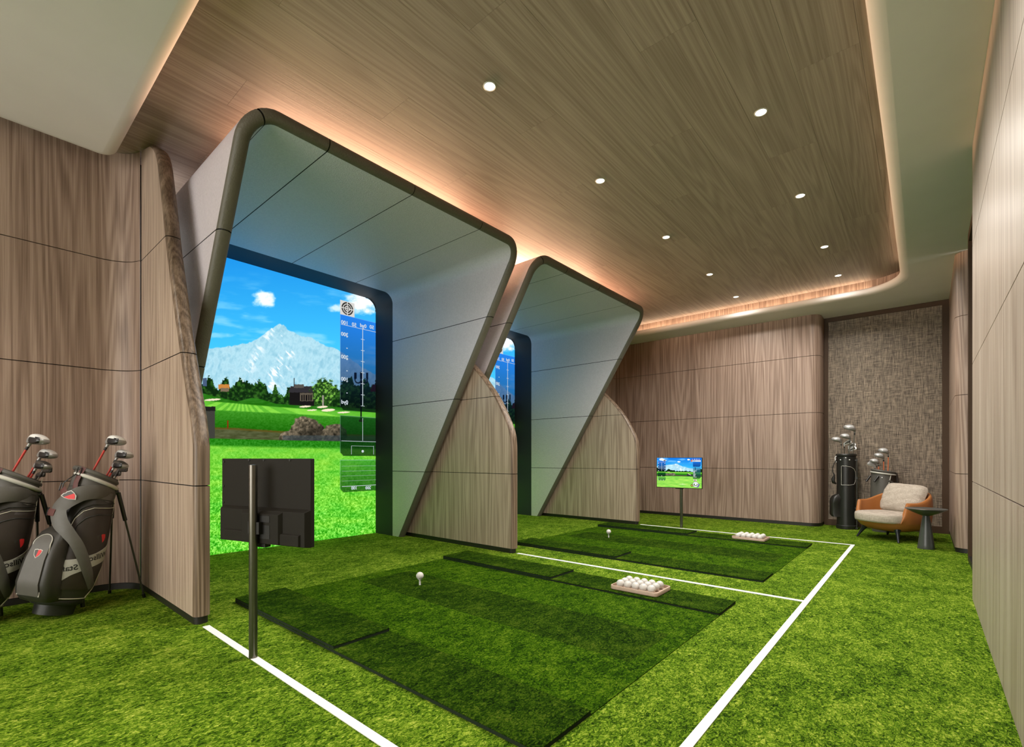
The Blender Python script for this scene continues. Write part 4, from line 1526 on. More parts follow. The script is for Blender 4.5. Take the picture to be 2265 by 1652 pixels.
def wood_club(label, group, tip, neck, toe, up, size, mats, shaft, dark_crown=False):
    """tip: point down in the bag, neck: where the shaft meets the head, toe: direction of the head"""
    tip, neck = Vector(tip), Vector(neck)
    t = thing('golf_club', label, 'golf club', tip, group=group)
    ax = (neck - tip).normalized()
    fer = neck - ax * 0.022 * size
    obj('shaft', MB().tube([tip - tip, fer - tip], [0.0055, 0.0062 * size ** 0.5], 10), M[shaft], t, smooth=40)
    obj('ferrule', MB().tube([fer - tip, neck - tip], 0.0078 * size ** 0.5, 10), M['clubblk'], t, smooth=40)
    m = frame(neck - tip + ax * 0.045 * size, toe, up)
    # head: half dome, longer towards the toe, with a flat dark face plate on the -y side
    nu, nv = 28, 16
    L_, D_, H_ = 0.062 * size, 0.052 * size, 0.040 * size
    body, crown, face = MB(), MB(), MB()
    grid = []
    for j in range(nv + 1):
        ph = -PI / 2 + PI * j / nv
        row = []
        for i_ in range(nu):
            th = 2 * PI * i_ / nu
            x_ = math.cos(ph) * math.cos(th)
            y_ = math.cos(ph) * math.sin(th)
            z_ = math.sin(ph)
            X = L_ * x_ + 0.052 * size
            Yv = D_ * y_
            Zv = H_ * z_ * (1.0 if z_ > 0 else 0.62) * (1 - 0.10 * x_)
            if y_ < -0.55:
                Yv = -D_ * (0.55 + (abs(y_) - 0.55) * 0.22)
            # drop the heel towards the hosel
            k_ = max(0.0, -x_ - 0.2)
            Zv -= 0.030 * size * k_ * k_
            row.append((X, Yv, Zv))
        grid.append(row)
    for j in range(nv):
        for i_ in range(nu):
            q = [grid[j][i_], grid[j][(i_ + 1) % nu], grid[j + 1][(i_ + 1) % nu], grid[j + 1][i_]]
            cx_ = sum(p[0] for p in q) / 4 - 0.052 * size
            cy_ = sum(p[1] for p in q) / 4
            cz_ = sum(p[2] for p in q) / 4
            tgt = body
            if cy_ < -0.40 * D_ and cx_ > -0.42 * L_ and cz_ < 0.45 * H_:
                tgt = face
            elif cz_ > 0.42 * H_ and cx_ > -0.55 * L_:
                tgt = crown
            tgt.add(q, [(0, 1, 2, 3)])
    hb = None
    for nm, mb, mt in (('head', body, mats[0]), ('crown', crown, mats[1]), ('face_plate', face, mats[2])):
        mb.xform(m)
        me = mb.mesh(nm)
        bm_ = bmesh.new()
        bm_.from_mesh(me)
        bmesh.ops.remove_doubles(bm_, verts=bm_.verts, dist=0.00005)
        bmesh.ops.recalc_face_normals(bm_, faces=bm_.faces)
        bm_.to_mesh(me)
        bm_.free()
        o = link(nm, me, M[mt], hb or t, smooth=60)
        if hb is None:
            hb = o
    hos = [Vector(neck - tip), Vector(neck - tip) + ax * 0.02 * size, m @ Vector((0.004 * size, 0, -0.008 * size)), m @ Vector((0.028 * size, 0, 0.0))]
    obj('hosel', MB().tube(hos, [0.0085 * size ** 0.5, 0.0095 * size, 0.017 * size, 0.026 * size], 12), M[mats[0]], hb, smooth=60)
    return t


def iron_club(label, group, tip, neck, toe, up, size, mat, shaft):
    tip, neck = Vector(tip), Vector(neck)
    t = thing('golf_club', label, 'golf club', tip, group=group)
    ax = (neck - tip).normalized()
    obj('shaft', MB().tube([tip - tip, neck - ax * 0.02 - tip], 0.0052, 8), M[shaft], t, smooth=40)
    obj('ferrule', MB().tube([neck - ax * 0.02 - tip, neck - tip], 0.0065, 8), M['clubblk'], t, smooth=40)
    m = frame(neck - tip + ax * 0.030 * size, toe, up)
    poly = [(0.0, -0.012), (0.078, -0.004), (0.092, 0.004), (0.094, 0.030), (0.080, 0.046), (0.060, 0.048), (0.0, 0.020), (-0.010, 0.006)]
    hd = MB().prism([(a * size, b * size) for a, b in poly], lambda u, v, d: (u, d * (1.0 if v < 0.02 else 0.6), v), -0.008 * size, 0.008 * size).xform(m)
    o = obj('head', hd, M[mat], t, smooth=40, bevel=0.0015)
    gr = MB().prism([(0.012 * size, 0.0), (0.076 * size, 0.006 * size), (0.078 * size, 0.030 * size), (0.060 * size, 0.036 * size), (0.012 * size, 0.016 * size)], lambda u, v, d: (u, d, v), -0.0092 * size, -0.0085 * size).xform(m)
    obj('face_plate', gr, M['clubdk'], o)
    obj('hosel', MB().tube([neck - tip, neck - tip + ax * 0.018 * size, m @ Vector((0.006 * size, 0, 0.004 * size))], [0.0072, 0.0082, 0.009], 10), M[mat], o, smooth=50)
    return t


# ------------------------------------------------------------------ golf bags
SHIELD = [(-0.5, 0.42), (-0.17, 0.5), (0.0, 0.44), (0.17, 0.5), (0.5, 0.42), (0.46, 0.05), (0.33, -0.28), (0.0, -0.6), (-0.33, -0.28), (-0.46, 0.05)]


class Bag:
    """stand bag built upright around the local z axis; angle 0 is the leg side, -90 deg faces the viewer"""
    H = 0.90

    def __init__(self, root):
        self.t = root

    def r(self, a, z):
        # rounded body, wider in the upper middle; bulging side pocket towards -90 deg
        base = float(np.interp(z, [0.0, 0.09, 0.10, 0.30, 0.60, 0.80, 0.92], [0.108, 0.112, 0.122, 0.130, 0.128, 0.118, 0.114]))
        aa = math.degrees(a)
        d = (aa + 74 + 180) % 360 - 180
        hip = float(np.interp(z, [0.07, 0.10, 0.18, 0.32, 0.50, 0.70, 0.80], [0.0, 0.018, 0.046, 0.058, 0.048, 0.022, 0.0]))
        base += hip * math.exp(-(d / 52.0) ** 4)
        return base * (1 - 0.06 * math.sin(a) ** 2)

    def top(self, a):
        return self.H + 0.030 * -math.cos(a)      # rim higher over the pocket, lower over the legs

    def S(self, a, z, off=0.0):
        rr = self.r(a, z) + off
        return Vector((rr * math.cos(a), rr * math.sin(a), z))

    def patch(self, name, poly, off0, off1, mat, parent, nx=26, nz=26, smooth=60):
        """polygon in (angle deg, z) laid on the body surface"""
        pa = np.array(poly, float)
        a0, a1, z0, z1 = pa[:, 0].min(), pa[:, 0].max(), pa[:, 1].min(), pa[:, 1].max()
        mb = MB()
        # scan rows: left and right border of the polygon at each z
        rows_ = []
        for z in np.linspace(z0 + 1e-4, z1 - 1e-4, nz):
            xs_ = []
            for k in range(len(pa)):
                p, q = pa[k], pa[(k + 1) % len(pa)]
                if (p[1] - z) * (q[1] - z) <= 0 and p[1] != q[1]:
                    xs_.append(p[0] + (q[0] - p[0]) * (z - p[1]) / (q[1] - p[1]))
            rows_.append((z, min(xs_), max(xs_)))
        ring_ = []
        for z, l_, r_ in rows_:
            top_ = [self.S(math.radians(l_ + (r_ - l_) * k / nx), z, off1) for k in range(nx + 1)]
            bot_ = [self.S(math.radians(r_ - (r_ - l_) * k / nx), z, off0) for k in range(nx + 1)]
            ring_.append(top_ + bot_)
        mb.loft(ring_)
        return obj(name, mb, mat, parent, smooth=smooth)

    def curve(self, name, pts, rad, mat, parent, off=0.002, closed=False):
        P = []
        for k in range(len(pts) - (0 if closed else 1)):
            p, q = pts[k], pts[(k + 1) % len(pts)]
            nn = max(2, int(math.hypot((q[0] - p[0]) / 300, q[1] - p[1]) / 0.02) + 1)
            for j in range(nn):
                f = j / nn
                P.append(self.S(math.radians(p[0] + (q[0] - p[0]) * f), p[1] + (q[1] - p[1]) * f, off))
        if not closed:
            P.append(self.S(math.radians(pts[-1][0]), pts[-1][1], off))
        return obj(name, MB().tube(P, rad, 6), mat, parent, smooth=60)

    def decal(self, name, verts, faces, a0, z0, rot, mirror, off, mat, parent):
        """flat shape (metres) wrapped on the body around (a0, z0)"""
        c, s_ = math.cos(rot), math.sin(rot)
        out = []
        r0 = self.r(math.radians(a0), z0)
        for p in verts:
            u = -p[0] if mirror else p[0]
            x_, y_ = u * c - p[1] * s_, u * s_ + p[1] * c
            out.append(self.S(math.radians(a0) + x_ / r0, z0 + y_, off))
        mb = MB()
        mb.add(out, faces)
        return obj(name, mb, mat, parent)

    def shield(self, a0, z0, size, rot, parent, swap=False):
        n = len(SHIELD)
        o = self.decal('emblem', [(x * size * 1.2, y * size * 1.2, 0) for x, y in SHIELD], [tuple(range(n))], a0, z0, rot, False, 0.0052, M['bagwht'], parent)
        self.decal('emblem_field', [(x * size, y * size, 0) for x, y in SHIELD], [tuple(range(n))], a0, z0, rot, False, 0.0062, M['bagdk'], o)
        half = [(0.0, 0.44), (0.17, 0.5), (0.5, 0.42), (0.46, 0.05), (0.33, -0.28), (0.06, -0.54)]
        if swap:
            half = [(-0.5, 0.16), (0.48, 0.02), (0.33, -0.28), (0.0, -0.6), (-0.33, -0.28)]
        self.decal('emblem_red', [(x * size, y * size, 0) for x, y in half], [tuple(range(len(half)))], a0, z0, rot, False, 0.0072, M['logored'], o)
        return o

    def ribbon(self, name, pts, width, mat, parent, thick=0.004, n=40):
        """strap: pts = (angle, z, off) followed by a smooth curve; width across"""
        ctrl = [self.S(math.radians(a), z, o_) for a, z, o_ in pts]
        ctr = []
        m_ = len(ctrl)
        for k in range(n + 1):
            q = k / n * (m_ - 1)
            i_ = min(int(q), m_ - 2)
            f = q - i_
            p0, p1, p2, p3 = ctrl[max(i_ - 1, 0)], ctrl[i_], ctrl[i_ + 1], ctrl[min(i_ + 2, m_ - 1)]
            ctr.append(0.5 * ((2 * p1) + (p2 - p0) * f + (2 * p0 - 5 * p1 + 4 * p2 - p3) * f * f + (3 * p1 - p0 - 3 * p2 + p3) * f ** 3))
        rings_ = []
        for k, p in enumerate(ctr):
            tdir = (ctr[min(k + 1, n)] - ctr[max(k - 1, 0)]).normalized()
            nrm = Vector((p.x, p.y, 0)).normalized()
            sd = tdir.cross(nrm).normalized()
            nrm = sd.cross(tdir).normalized()
            w_ = width if not callable(width) else width(k / n)
            rings_.append([p + sd * w_ / 2, p + sd * w_ * 0.25 + nrm * thick, p - sd * w_ * 0.25 + nrm * thick, p - sd * w_ / 2, p - sd * w_ * 0.25 - nrm * thick * 0.3, p + sd * w_ * 0.25 - nrm * thick * 0.3])
        return obj(name, MB().loft(rings_), mat, parent, smooth=70)


def text_data(body, size, bold=0.0):
    cu = bpy.data.curves.new('bag_text', 'FONT')
    cu.body = body
    cu.size = size
    cu.align_x = 'CENTER'
    cu.align_y = 'CENTER'
    cu.offset = bold
    cu.shear = 0.0
    cu.resolution_u = 3
    me = text_mesh(cu)
    vs_ = [tuple(v.co) for v in me.vertices]
    fs_ = [tuple(p.vertices) for p in me.polygons]
    return vs_, fs_


TXT_W = text_data('Willson', 0.047, 0.0009)
TXT_S = text_data('Staff', 0.047, 0.0009)


def stand_bag(label, loc, yaw, lean, group, strap=True, legs=True, feet=None):
    t = thing('golf_bag', label, 'golf bag', loc, (0, 0, yaw), group)
    B = Bag(t)
    n = 48
    ang = [2 * PI * k / n for k in range(n)]
    parts_before = set(COL.objects)
    # body
    rings = []
    for z in [0.10, 0.106] + list(np.linspace(0.13, 0.84, 26)):
        rings.append([B.S(a, float(z), -0.004 if z == 0.10 else 0.0) for a in ang])
    for f in (0.5, 1.0):
        rings.append([Vector((B.r(a, 0.9) * math.cos(a), B.r(a, 0.9) * math.sin(a), 0.84 + (B.top(a) - 0.02 - 0.84) * f)) for a in ang])
    rings.append([Vector(((B.r(a, 0.9) - 0.012) * math.cos(a), (B.r(a, 0.9) - 0.012) * math.sin(a), B.top(a) - 0.02)) for a in ang])
    rings.append([Vector(((B.r(a, 0.9) - 0.014) * math.cos(a), (B.r(a, 0.9) - 0.014) * math.sin(a), 0.72)) for a in ang])
    rings.append([Vector((0.02 * math.cos(a), 0.02 * math.sin(a), 0.71)) for a in ang])
    body = obj('body', MB().loft(rings), M['bagdk'], t, smooth=50)
    # boot: skirt and narrower foot
    obj('boot', MB().loft([[Vector(((B.r(a, 0.05) + o_) * math.cos(a), (B.r(a, 0.05) + o_) * math.sin(a), z)) for a in ang] for o_, z in ((-0.03, 0.0), (-0.012, 0.004), (-0.008, 0.066), (0.012, 0.068), (0.018, 0.075), (0.020, 0.100), (0.012, 0.108), (-0.03, 0.109))]), M['bagblk'], t, smooth=50)
    B.curve('boot_piping', [(-360 + k * 10, 0.112) for k in range(37)], 0.0026, M['piping'], t, off=0.003)
    # collar: dark padded rim and pale grab handle
    rim = [Vector(((B.r(a, 0.9) - 0.002) * math.cos(a), (B.r(a, 0.9) - 0.002) * math.sin(a), B.top(a) - 0.012)) for a in ang]
    obj('rim', MB().tube(rim + rim[:1], 0.0155, 10, cap=False), M['baggry'], t, smooth=60)
    hnd = [Vector(((B.r(math.radians(a), 0.9) + 0.010) * math.cos(math.radians(a)), (B.r(math.radians(a), 0.9) + 0.010) * math.sin(math.radians(a)), B.top(math.radians(a)) - 0.048)) for a in range(-165, 21, 6)]
    obj('grab_handle', MB().tube(hnd, [0.006] + [0.0125] * (len(hnd) - 2) + [0.006], 10), M['bagwht'], t, smooth=60)
    # upper grey cuff
    B.patch('cuff', [(-172, 0.735), (-110, 0.760), (-60, 0.725), (-8, 0.730), (-4, 0.880), (-172, 0.915)], 0.0, 0.004, M['baggry'], t)
    B.curve('cuff_seam', [(-172, 0.795), (-120, 0.815), (-80, 0.792), (-8, 0.792)], 0.0016, M['bagdk'], t, off=0.005)
    for aa in (-152, -30):
        p = B.S(math.radians(aa), 0.868, 0.004)
        obj('rivet', MB().lathe([(0.0005, 0), (0.008, 0), (0.006, 0.005), (0.0005, 0.006)], 12).xform(frame(p, Vector((0, 0, 1)), Vector((p.x, p.y, 0)))), M['chrome'], t, smooth=50)
    # side pocket with double ridge piping, pale band and lettering
    sp_ = B.patch('side_pocket', [(-134, 0.17), (-120, 0.60), (-104, 0.685), (-30, 0.70), (-26, 0.50), (-30, 0.17)], 0.0, 0.006, M['bagbrn'], t)
    B.curve('pocket_piping', [(-138, 0.12), (-134, 0.40), (-124, 0.61), (-114, 0.665), (-96, 0.70), (-28, 0.725)], 0.0030, M['bagblk'], t, off=0.007)
    B.curve('pocket_piping', [(-132, 0.42), (-120, 0.60), (-108, 0.652), (-90, 0.680), (-28, 0.700)], 0.0018, M['piping'], t, off=0.0075)
    B.curve('pocket_piping', [(-116, 0.40), (-112, 0.56), (-100, 0.612), (-80, 0.640), (-28, 0.652)], 0.0034, M['bagblk'], t, off=0.008)
    bd = B.patch('pale_band', [(-128, 0.175), (-120, 0.345), (-100, 0.355), (-66, 0.40), (-30, 0.475), (-30, 0.375), (-74, 0.305), (-96, 0.262), (-116, 0.200)], 0.004, 0.0092, M['bagband'], t, nz=40)
    B.decal('lettering', TXT_W[0], TXT_W[1], -62, 0.378, 0.33, True, 0.0102, M['logoink'], bd)
    B.decal('lettering', TXT_S[0], TXT_S[1], -103, 0.300, 0.30, True, 0.0102, M['logoink'], bd)
    B.shield(-62, 0.495, 0.052, 0.25, sp_)
    B.curve('edge_piping', [(-24, 0.90), (-25, 0.60), (-28, 0.45), (-32, 0.30), (-38, 0.17), (-46, 0.118)], 0.0028, M['piping'], t, off=0.006)
    B.curve('seam', [(-142, 0.13), (-142, 0.60), (-138, 0.74)], 0.0016, M['bagblk'], t, off=0.003)
    # front ball pocket: tapered box bulging out at -165 deg
    pr_ = []
    a_c = math.radians(-147)
    ux = Vector((math.cos(a_c), math.sin(a_c), 0))
    uy = Vector((-math.sin(a_c), math.cos(a_c), 0))
    for z, hw_, dp in ((0.085, 0.060, 0.150), (0.095, 0.090, 0.175), (0.13, 0.104, 0.204), (0.20, 0.108, 0.226), (0.34, 0.098, 0.228), (0.44, 0.088, 0.214), (0.50, 0.076, 0.190), (0.535, 0.055, 0.160), (0.545, 0.030, 0.135)):
        ring_ = []
        for k in range(28):
            th = 2 * PI * k / 28
            c_, s_ = math.cos(th), math.sin(th)
            pe = 2 / 4.5
            cc = math.copysign(abs(c_) ** pe, c_)
            ss = math.copysign(abs(s_) ** pe, s_)
            ring_.append(ux * (0.06 + (dp - 0.06) * (cc + 1) / 2) + uy * hw_ * ss + Vector((0, 0, z)))
        pr_.append(ring_)
    fpk = obj('front_pocket', MB().loft(pr_), M['bagdk'], t, smooth=55)
    # lid with white piping on the pocket front
    lid, lid2 = [], []
    for k in range(15):
        th = PI * k / 14
        lid.append((0.052 * math.cos(th), 0.435 + 0.055 * math.sin(th)))
    outline = [(0.066, 0.125)] + lid + [(-0.066, 0.125)]

    def pk(u, z, off):
        dp = float(np.interp(z, [0.085, 0.095, 0.13, 0.20, 0.34, 0.44, 0.50, 0.535, 0.545], [0.150, 0.175, 0.204, 0.226, 0.228, 0.214, 0.190, 0.160, 0.135]))
        return ux * (dp + off) + uy * u + Vector((0, 0, z))
    lm = MB()
    zz_ = np.linspace(0.125, 0.488, 16)
    rr_ = []
    for z in zz_:
        hw_ = 0.066 - (0.066 - 0.052) * (z - 0.125) / 0.31 if z < 0.435 else 0.052 * math.sqrt(max(0.0, 1 - ((z - 0.435) / 0.055) ** 2))
        rr_.append([pk(hw_ * k, float(z), 0.001) for k in (-1, -0.5, 0, 0.5, 1)] + [pk(hw_ * k, float(z), 0.006) for k in (1, 0.5, 0, -0.5, -1)])
    ld = obj('pocket_lid', MB().loft(rr_), M['baggry'], fpk, smooth=50)
    obj('lid_piping', MB().tube([pk(u, z, 0.006) for u, z in outline], 0.0028, 6), M['bagwht'], fpk, smooth=60)
    # emblem on the lid
    for nm, sc_, off, mt, shp in (('emblem', 0.050, 0.0072, 'bagwht', SHIELD), ('emblem_field', 0.042, 0.0080, 'bagdk', SHIELD), ('emblem_red', 0.042, 0.0088, 'logored', [(0.0, 0.44), (0.17, 0.5), (0.5, 0.42), (0.46, 0.05), (0.33, -0.28), (0.0, -0.6)])):
        obj(nm, MB().add([pk(x_ * sc_, 0.375 + y_ * sc_, off) for x_, y_ in shp], [tuple(range(len(shp)))]), M[mt], ld)
    if strap:
        wd = lambda f: 0.075 + 0.028 * math.sin(PI * min(1, f * 1.6)) - 0.02 * f
        st = B.ribbon('shoulder_strap', [(-24, 0.775, 0.004), (-85, 0.785, 0.020), (-122, 0.755, 0.045), (-146, 0.660, 0.060), (-138, 0.575, 0.060), (-122, 0.520, 0.050), (-104, 0.455, 0.034), (-88, 0.370, 0.020), (-68, 0.265, 0.008), (-46, 0.185, 0.003)], wd, M['baggry'], t, thick=0.007, n=60)
        B.shield(-136, 0.735, 0.045, 0.9, st, swap=True)
        for c_ in st.children:
            if c_.name.startswith('emblem'):
                for c2 in [c_] + list(c_.children):
                    me_ = c2.data
                    for v_ in me_.vertices:
                        p_ = Vector((v_.co.x, v_.co.y, 0))
                        v_.co += p_.normalized() * 0.060
        # maroon webbing with black buckles
        B.ribbon('webbing', [(-140, 0.925, 0.012), (-143, 0.885, 0.016), (-145, 0.83, 0.020), (-142, 0.785, 0.022)], 0.030, M['strapred'], t, thick=0.002, n=12)
        B.ribbon('webbing', [(-160, 0.775, 0.050), (-152, 0.752, 0.056), (-140, 0.735, 0.058)], 0.044, M['strapred'], st, thick=0.003, n=8)
        B.ribbon('webbing', [(-176, 0.622, 0.052), (-164, 0.622, 0.066), (-150, 0.620, 0.070)], 0.044, M['strapred'], st, thick=0.003, n=8)
        for aa, z_, o_ in ((-147, 0.895, 0.020), (-166, 0.785, 0.050), (-184, 0.622, 0.050)):
            p = B.S(math.radians(aa), z_, o_)
            tx = Vector((-math.sin(math.radians(aa)), math.cos(math.radians(aa)), 0))
            cor = [p + tx * sx * 0.012 + Vector((0, 0, sz * 0.024)) for sx, sz in ((-1, -1), (1, -1), (1, 1), (-1, 1), (-1, -1))]
            obj('buckle', MB().tube(cor, 0.0032, 6), M['buckle'], t)
        B.ribbon('cord', [(-150, 0.875, 0.026), (-158, 0.83, 0.046), (-165, 0.80, 0.052)], 0.008, M['buckle'], t, thick=0.003, n=8)
    # lean everything about the base edge, then stand legs from the bracket to the floor
    R_ = Matrix.Rotation(lean, 4, 'Y')
    low = 10
    done = set()
    for o in set(COL.objects) - parts_before:
        if o.type == 'MESH' and o.data.name not in done:
            o.data.transform(R_)
            done.add(o.data.name)
            low = min(low, min(v.co.z for v in o.data.vertices))
    T_ = Matrix.Translation((0, 0, -low))
    for o in set(COL.objects) - parts_before:
        if o.type == 'MESH':
            o.data.transform(T_)
    XF = T_ @ R_
    if legs:
        for sgn, ft in zip((-1, 1), feet):
            hp = XF @ B.S(math.radians(sgn * 22), 0.80, 0.022)
            hb_ = XF @ B.S(math.radians(sgn * 20), 0.80, 0.0)
            foot = Vector(ft)
            br = obj('leg_bracket', MB().tube([hb_, hp], [0.020, 0.015], 8), M['buckle'], t, smooth=50)
            lg = obj('stand_leg', MB().tube([hp, foot + Vector((0, 0, 0.006))], 0.0062, 8), M['rod'], t, smooth=50)
            dv = (foot - hp).normalized()
            obj('leg_sleeve', MB().tube([hp, hp + dv * 0.20], 0.0125, 8), M['buckle'], lg, smooth=50)
            mb = MB().tube([foot - dv * 0.03, foot], 0.0105, 8)
            mb.v = [(p[0], p[1], max(0.0, p[2])) for p in mb.v]
            obj('rubber_foot', mb, M['buckle'], lg, smooth=50)
    obj('stopper', MB().tube([XF @ B.S(0.0, 0.10, 0.0), XF @ B.S(0.0, 0.04, 0.03)], 0.012, 8), M['buckle'], t, smooth=50)
    return t, XF


yaw1 = math.radians(97)
lean1 = math.radians(14)
B1 = Vector((-4.17, 0.42, 0))
B2 = B1 + Vector((-0.146, -0.362, 0))
# feet given in the frame of the first bag (local x away from the viewer along the lean)
Rz = Matrix.Rotation(-yaw1, 4, 'Z')
f_a = Rz @ (Vector((-4.57, 0.765, 0)) - B1)
f_b = Rz @ (Vector((-4.25, 0.905, 0)) - B1)
feet1 = [f_b, f_a]
bag_grp = 'leaning stand bags by the left wall'
_, XF1 = stand_bag('dark grey leaning golf stand bag with curved strap and front pocket, right of the pair', B1, yaw1, lean1, bag_grp, feet=feet1)
stand_bag('dark grey leaning golf stand bag cut off by the left edge of the photo', B2, yaw1, lean1, bag_grp, feet=[Vector((f.x, f.y, 0)) for f in feet1])

RTV = Vector((math.cos(YAW), math.sin(YAW), 0))
FWV = Vector((-math.sin(YAW), math.cos(YAW), 0))
for base, wh in ((B1, 'right bag of the leaning pair'), (B2, 'bag at the left photo edge')):
    W_ = Matrix.Translation(base) @ Matrix.Rotation(yaw1, 4, 'Z') @ XF1
    upv = W_.to_3x3() @ Vector((0, 0, 1))
    toe = (RTV * 0.95 + Vector((0, 0, -0.10)) - FWV * 0.28)
    mats_d = ('clubgry', 'clubwht', 'clubblk')
    mats_w = ('clubgry', 'clubdk', 'clubblk')
    g = 'clubs in the leaning bags'
    upw = (upv + Vector((0, 0, 0.6))).normalized()
    wood_club(f'white crowned driver with a red shaft, tallest in the {wh}', g, W_ @ Vector((-0.055, 0.0, 0.74)), W_ @ Vector((0.00, -0.02, 1.085)), toe, upw, 1.05, mats_d, 'shaftred')
    wood_club(f'silver crowned fairway wood, second tallest in the {wh}', g, W_ @ Vector((0.015, -0.03, 0.74)), W_ @ Vector((0.062, -0.045, 1.010)), toe, upw, 0.95, ('clubgry', 'chrome', 'clubblk'), 'shaftred')
    wood_club(f'dark fairway wood, third tallest in the {wh}', g, W_ @ Vector((0.03, -0.05, 0.74)), W_ @ Vector((0.058, -0.06, 0.940)), toe, upw, 0.85, mats_w, 'shaftred')
    iron_club(f'grey iron head low at the rim of the {wh}', g, W_ @ Vector((0.07, -0.03, 0.74)), W_ @ Vector((0.105, 0.0, 0.925)), toe, upw, 0.85, 'clubdk', 'shaftst')
    iron_club(f'lower grey iron head at the rim of the {wh}', g, W_ @ Vector((0.085, 0.02, 0.74)), W_ @ Vector((0.098, 0.045, 0.895)), toe, upw, 0.75, 'clubdk', 'shaftst')

# ------------------------------------------------------------------ upright black bag beside the far wall
bx, by = -0.845, 8.28
YAW_FAR = math.radians(5)
t = thing('golf_bag', 'tall upright black leather golf bag standing beside the fabric panel', 'golf bag', (bx, by, 0), (0, 0, YAW_FAR), 'golf bags at the far end')
RBK = 0.114
obj('body', MB().lathe([(0.001, 0.0), (RBK + 0.004, 0.0), (RBK + 0.006, 0.01), (RBK + 0.004, 0.05), (RBK - 0.002, 0.056), (RBK - 0.004, 0.2), (RBK - 0.002, 0.6), (RBK + 0.002, 0.99), (RBK + 0.002, 1.02), (RBK - 0.012, 1.03), (RBK - 0.014, 0.80), (0.001, 0.79)], 48), M['bagblk'], t, smooth=40)
obj('base_ring', MB().lathe([(RBK - 0.004, 0.012), (RBK + 0.009, 0.014), (RBK + 0.010, 0.048), (RBK - 0.004, 0.060)], 48), M['bagblk'], t, smooth=40)
obj('rim', MB().lathe([(RBK - 0.016, 1.030), (RBK + 0.006, 1.026), (RBK + 0.012, 1.036), (RBK + 0.012, 1.050), (RBK + 0.004, 1.060), (RBK - 0.014, 1.060), (RBK - 0.020, 1.05)], 48), M['bagblk'], t, smooth=50)


def cyl_curve(pts, rad, off, mat, name, parent, r0=RBK):
    P = []
    for k in range(len(pts) - 1):
        p, q = pts[k], pts[k + 1]
        for j in range(5):
            f = j / 5
            a = math.radians(p[0] + (q[0] - p[0]) * f)
            P.append(((r0 + off) * math.cos(a), (r0 + off) * math.sin(a), p[1] + (q[1] - p[1]) * f))
    a = math.radians(pts[-1][0])
    P.append(((r0 + off) * math.cos(a), (r0 + off) * math.sin(a), pts[-1][1]))
    return obj(name, MB().tube(P, rad, 6), mat, parent, smooth=60)


def cyl_patch(polyfn, z0, z1, off0, off1, mat, name, parent, n=18, m_=18, r0=RBK):
    rg = []
    for z in np.linspace(z0, z1, m_):
        l_, r_ = polyfn(float(z))
        rg.append([((r0 + off1) * math.cos(math.radians(l_ + (r_ - l_) * k / n)), (r0 + off1) * math.sin(math.radians(l_ + (r_ - l_) * k / n)), z) for k in range(n + 1)] +
                  [((r0 + off0) * math.cos(math.radians(r_ - (r_ - l_) * k / n)), (r0 + off0) * math.sin(math.radians(r_ - (r_ - l_) * k / n)), z) for k in range(n + 1)])
    return obj(name, MB().loft(rg), mat, parent, smooth=50)


# local -y faces the camera: -90 deg is the middle of the visible side, larger angles to the right
pk_edge = [(-118, 0.62), (-118, 0.89), (-90, 0.888), (-62, 0.875), (-38, 0.845), (-26, 0.80), (-22, 0.74), (-26, 0.68), (-38, 0.635), (-62, 0.622), (-118, 0.62)]
zz_r = [0.62, 0.635, 0.68, 0.74, 0.80, 0.845, 0.875, 0.888]
aa_r = [-62, -38, -26, -22, -26, -38, -62, -90]
pocket = cyl_patch(lambda z: (-118, float(np.interp(z, zz_r, aa_r))), 0.622, 0.888, -0.004, 0.003, M['buckle'], 'side_pocket', t)
cyl_curve(pk_edge, 0.0026, 0.003, M['bagwht'], 'pocket_piping', t)
cyl_curve([(-119, 1.0), (-119, 0.06)], 0.0016, -0.001, M['buckle'], 'seam', t)
for aa, z_ in ((-125, 0.975), (-70, 0.975), (-92, 1.004)):
    a = math.radians(aa)
    p = Vector(((RBK) * math.cos(a), (RBK) * math.sin(a), z_))
    obj('rivet', MB().lathe([(0.0005, 0), (0.010, 0), (0.007, 0.004), (0.0005, 0.005)], 12).xform(frame(p, Vector((0, 0, 1)), Vector((p.x, p.y, 0)))), M['chrome'], t, smooth=50)
# pocket bulging at the left
lb = []
for z, dp, hw_ in ((0.16, 0.10, 0.05), (0.17, 0.175, 0.075), (0.20, 0.196, 0.066), (0.36, 0.196, 0.066), (0.42, 0.188, 0.080), (0.46, 0.165, 0.065), (0.49, 0.12, 0.045)):
    ring_ = []
    ux, uy = Vector((-0.96, -0.28, 0)), Vector((0.28, -0.96, 0))
    for k in range(24):
        th = 2 * PI * k / 24
        cc = math.copysign(abs(math.cos(th)) ** 0.45, math.cos(th))
        ss = math.copysign(abs(math.sin(th)) ** 0.45, math.sin(th))
        ring_.append(ux * (0.06 + (dp - 0.06) * (cc + 1) / 2) + uy * hw_ * ss + Vector((0, 0, z)))
    lb.append(ring_)
obj('ball_pocket', MB().loft(lb), M['bagblk'], t, smooth=55)
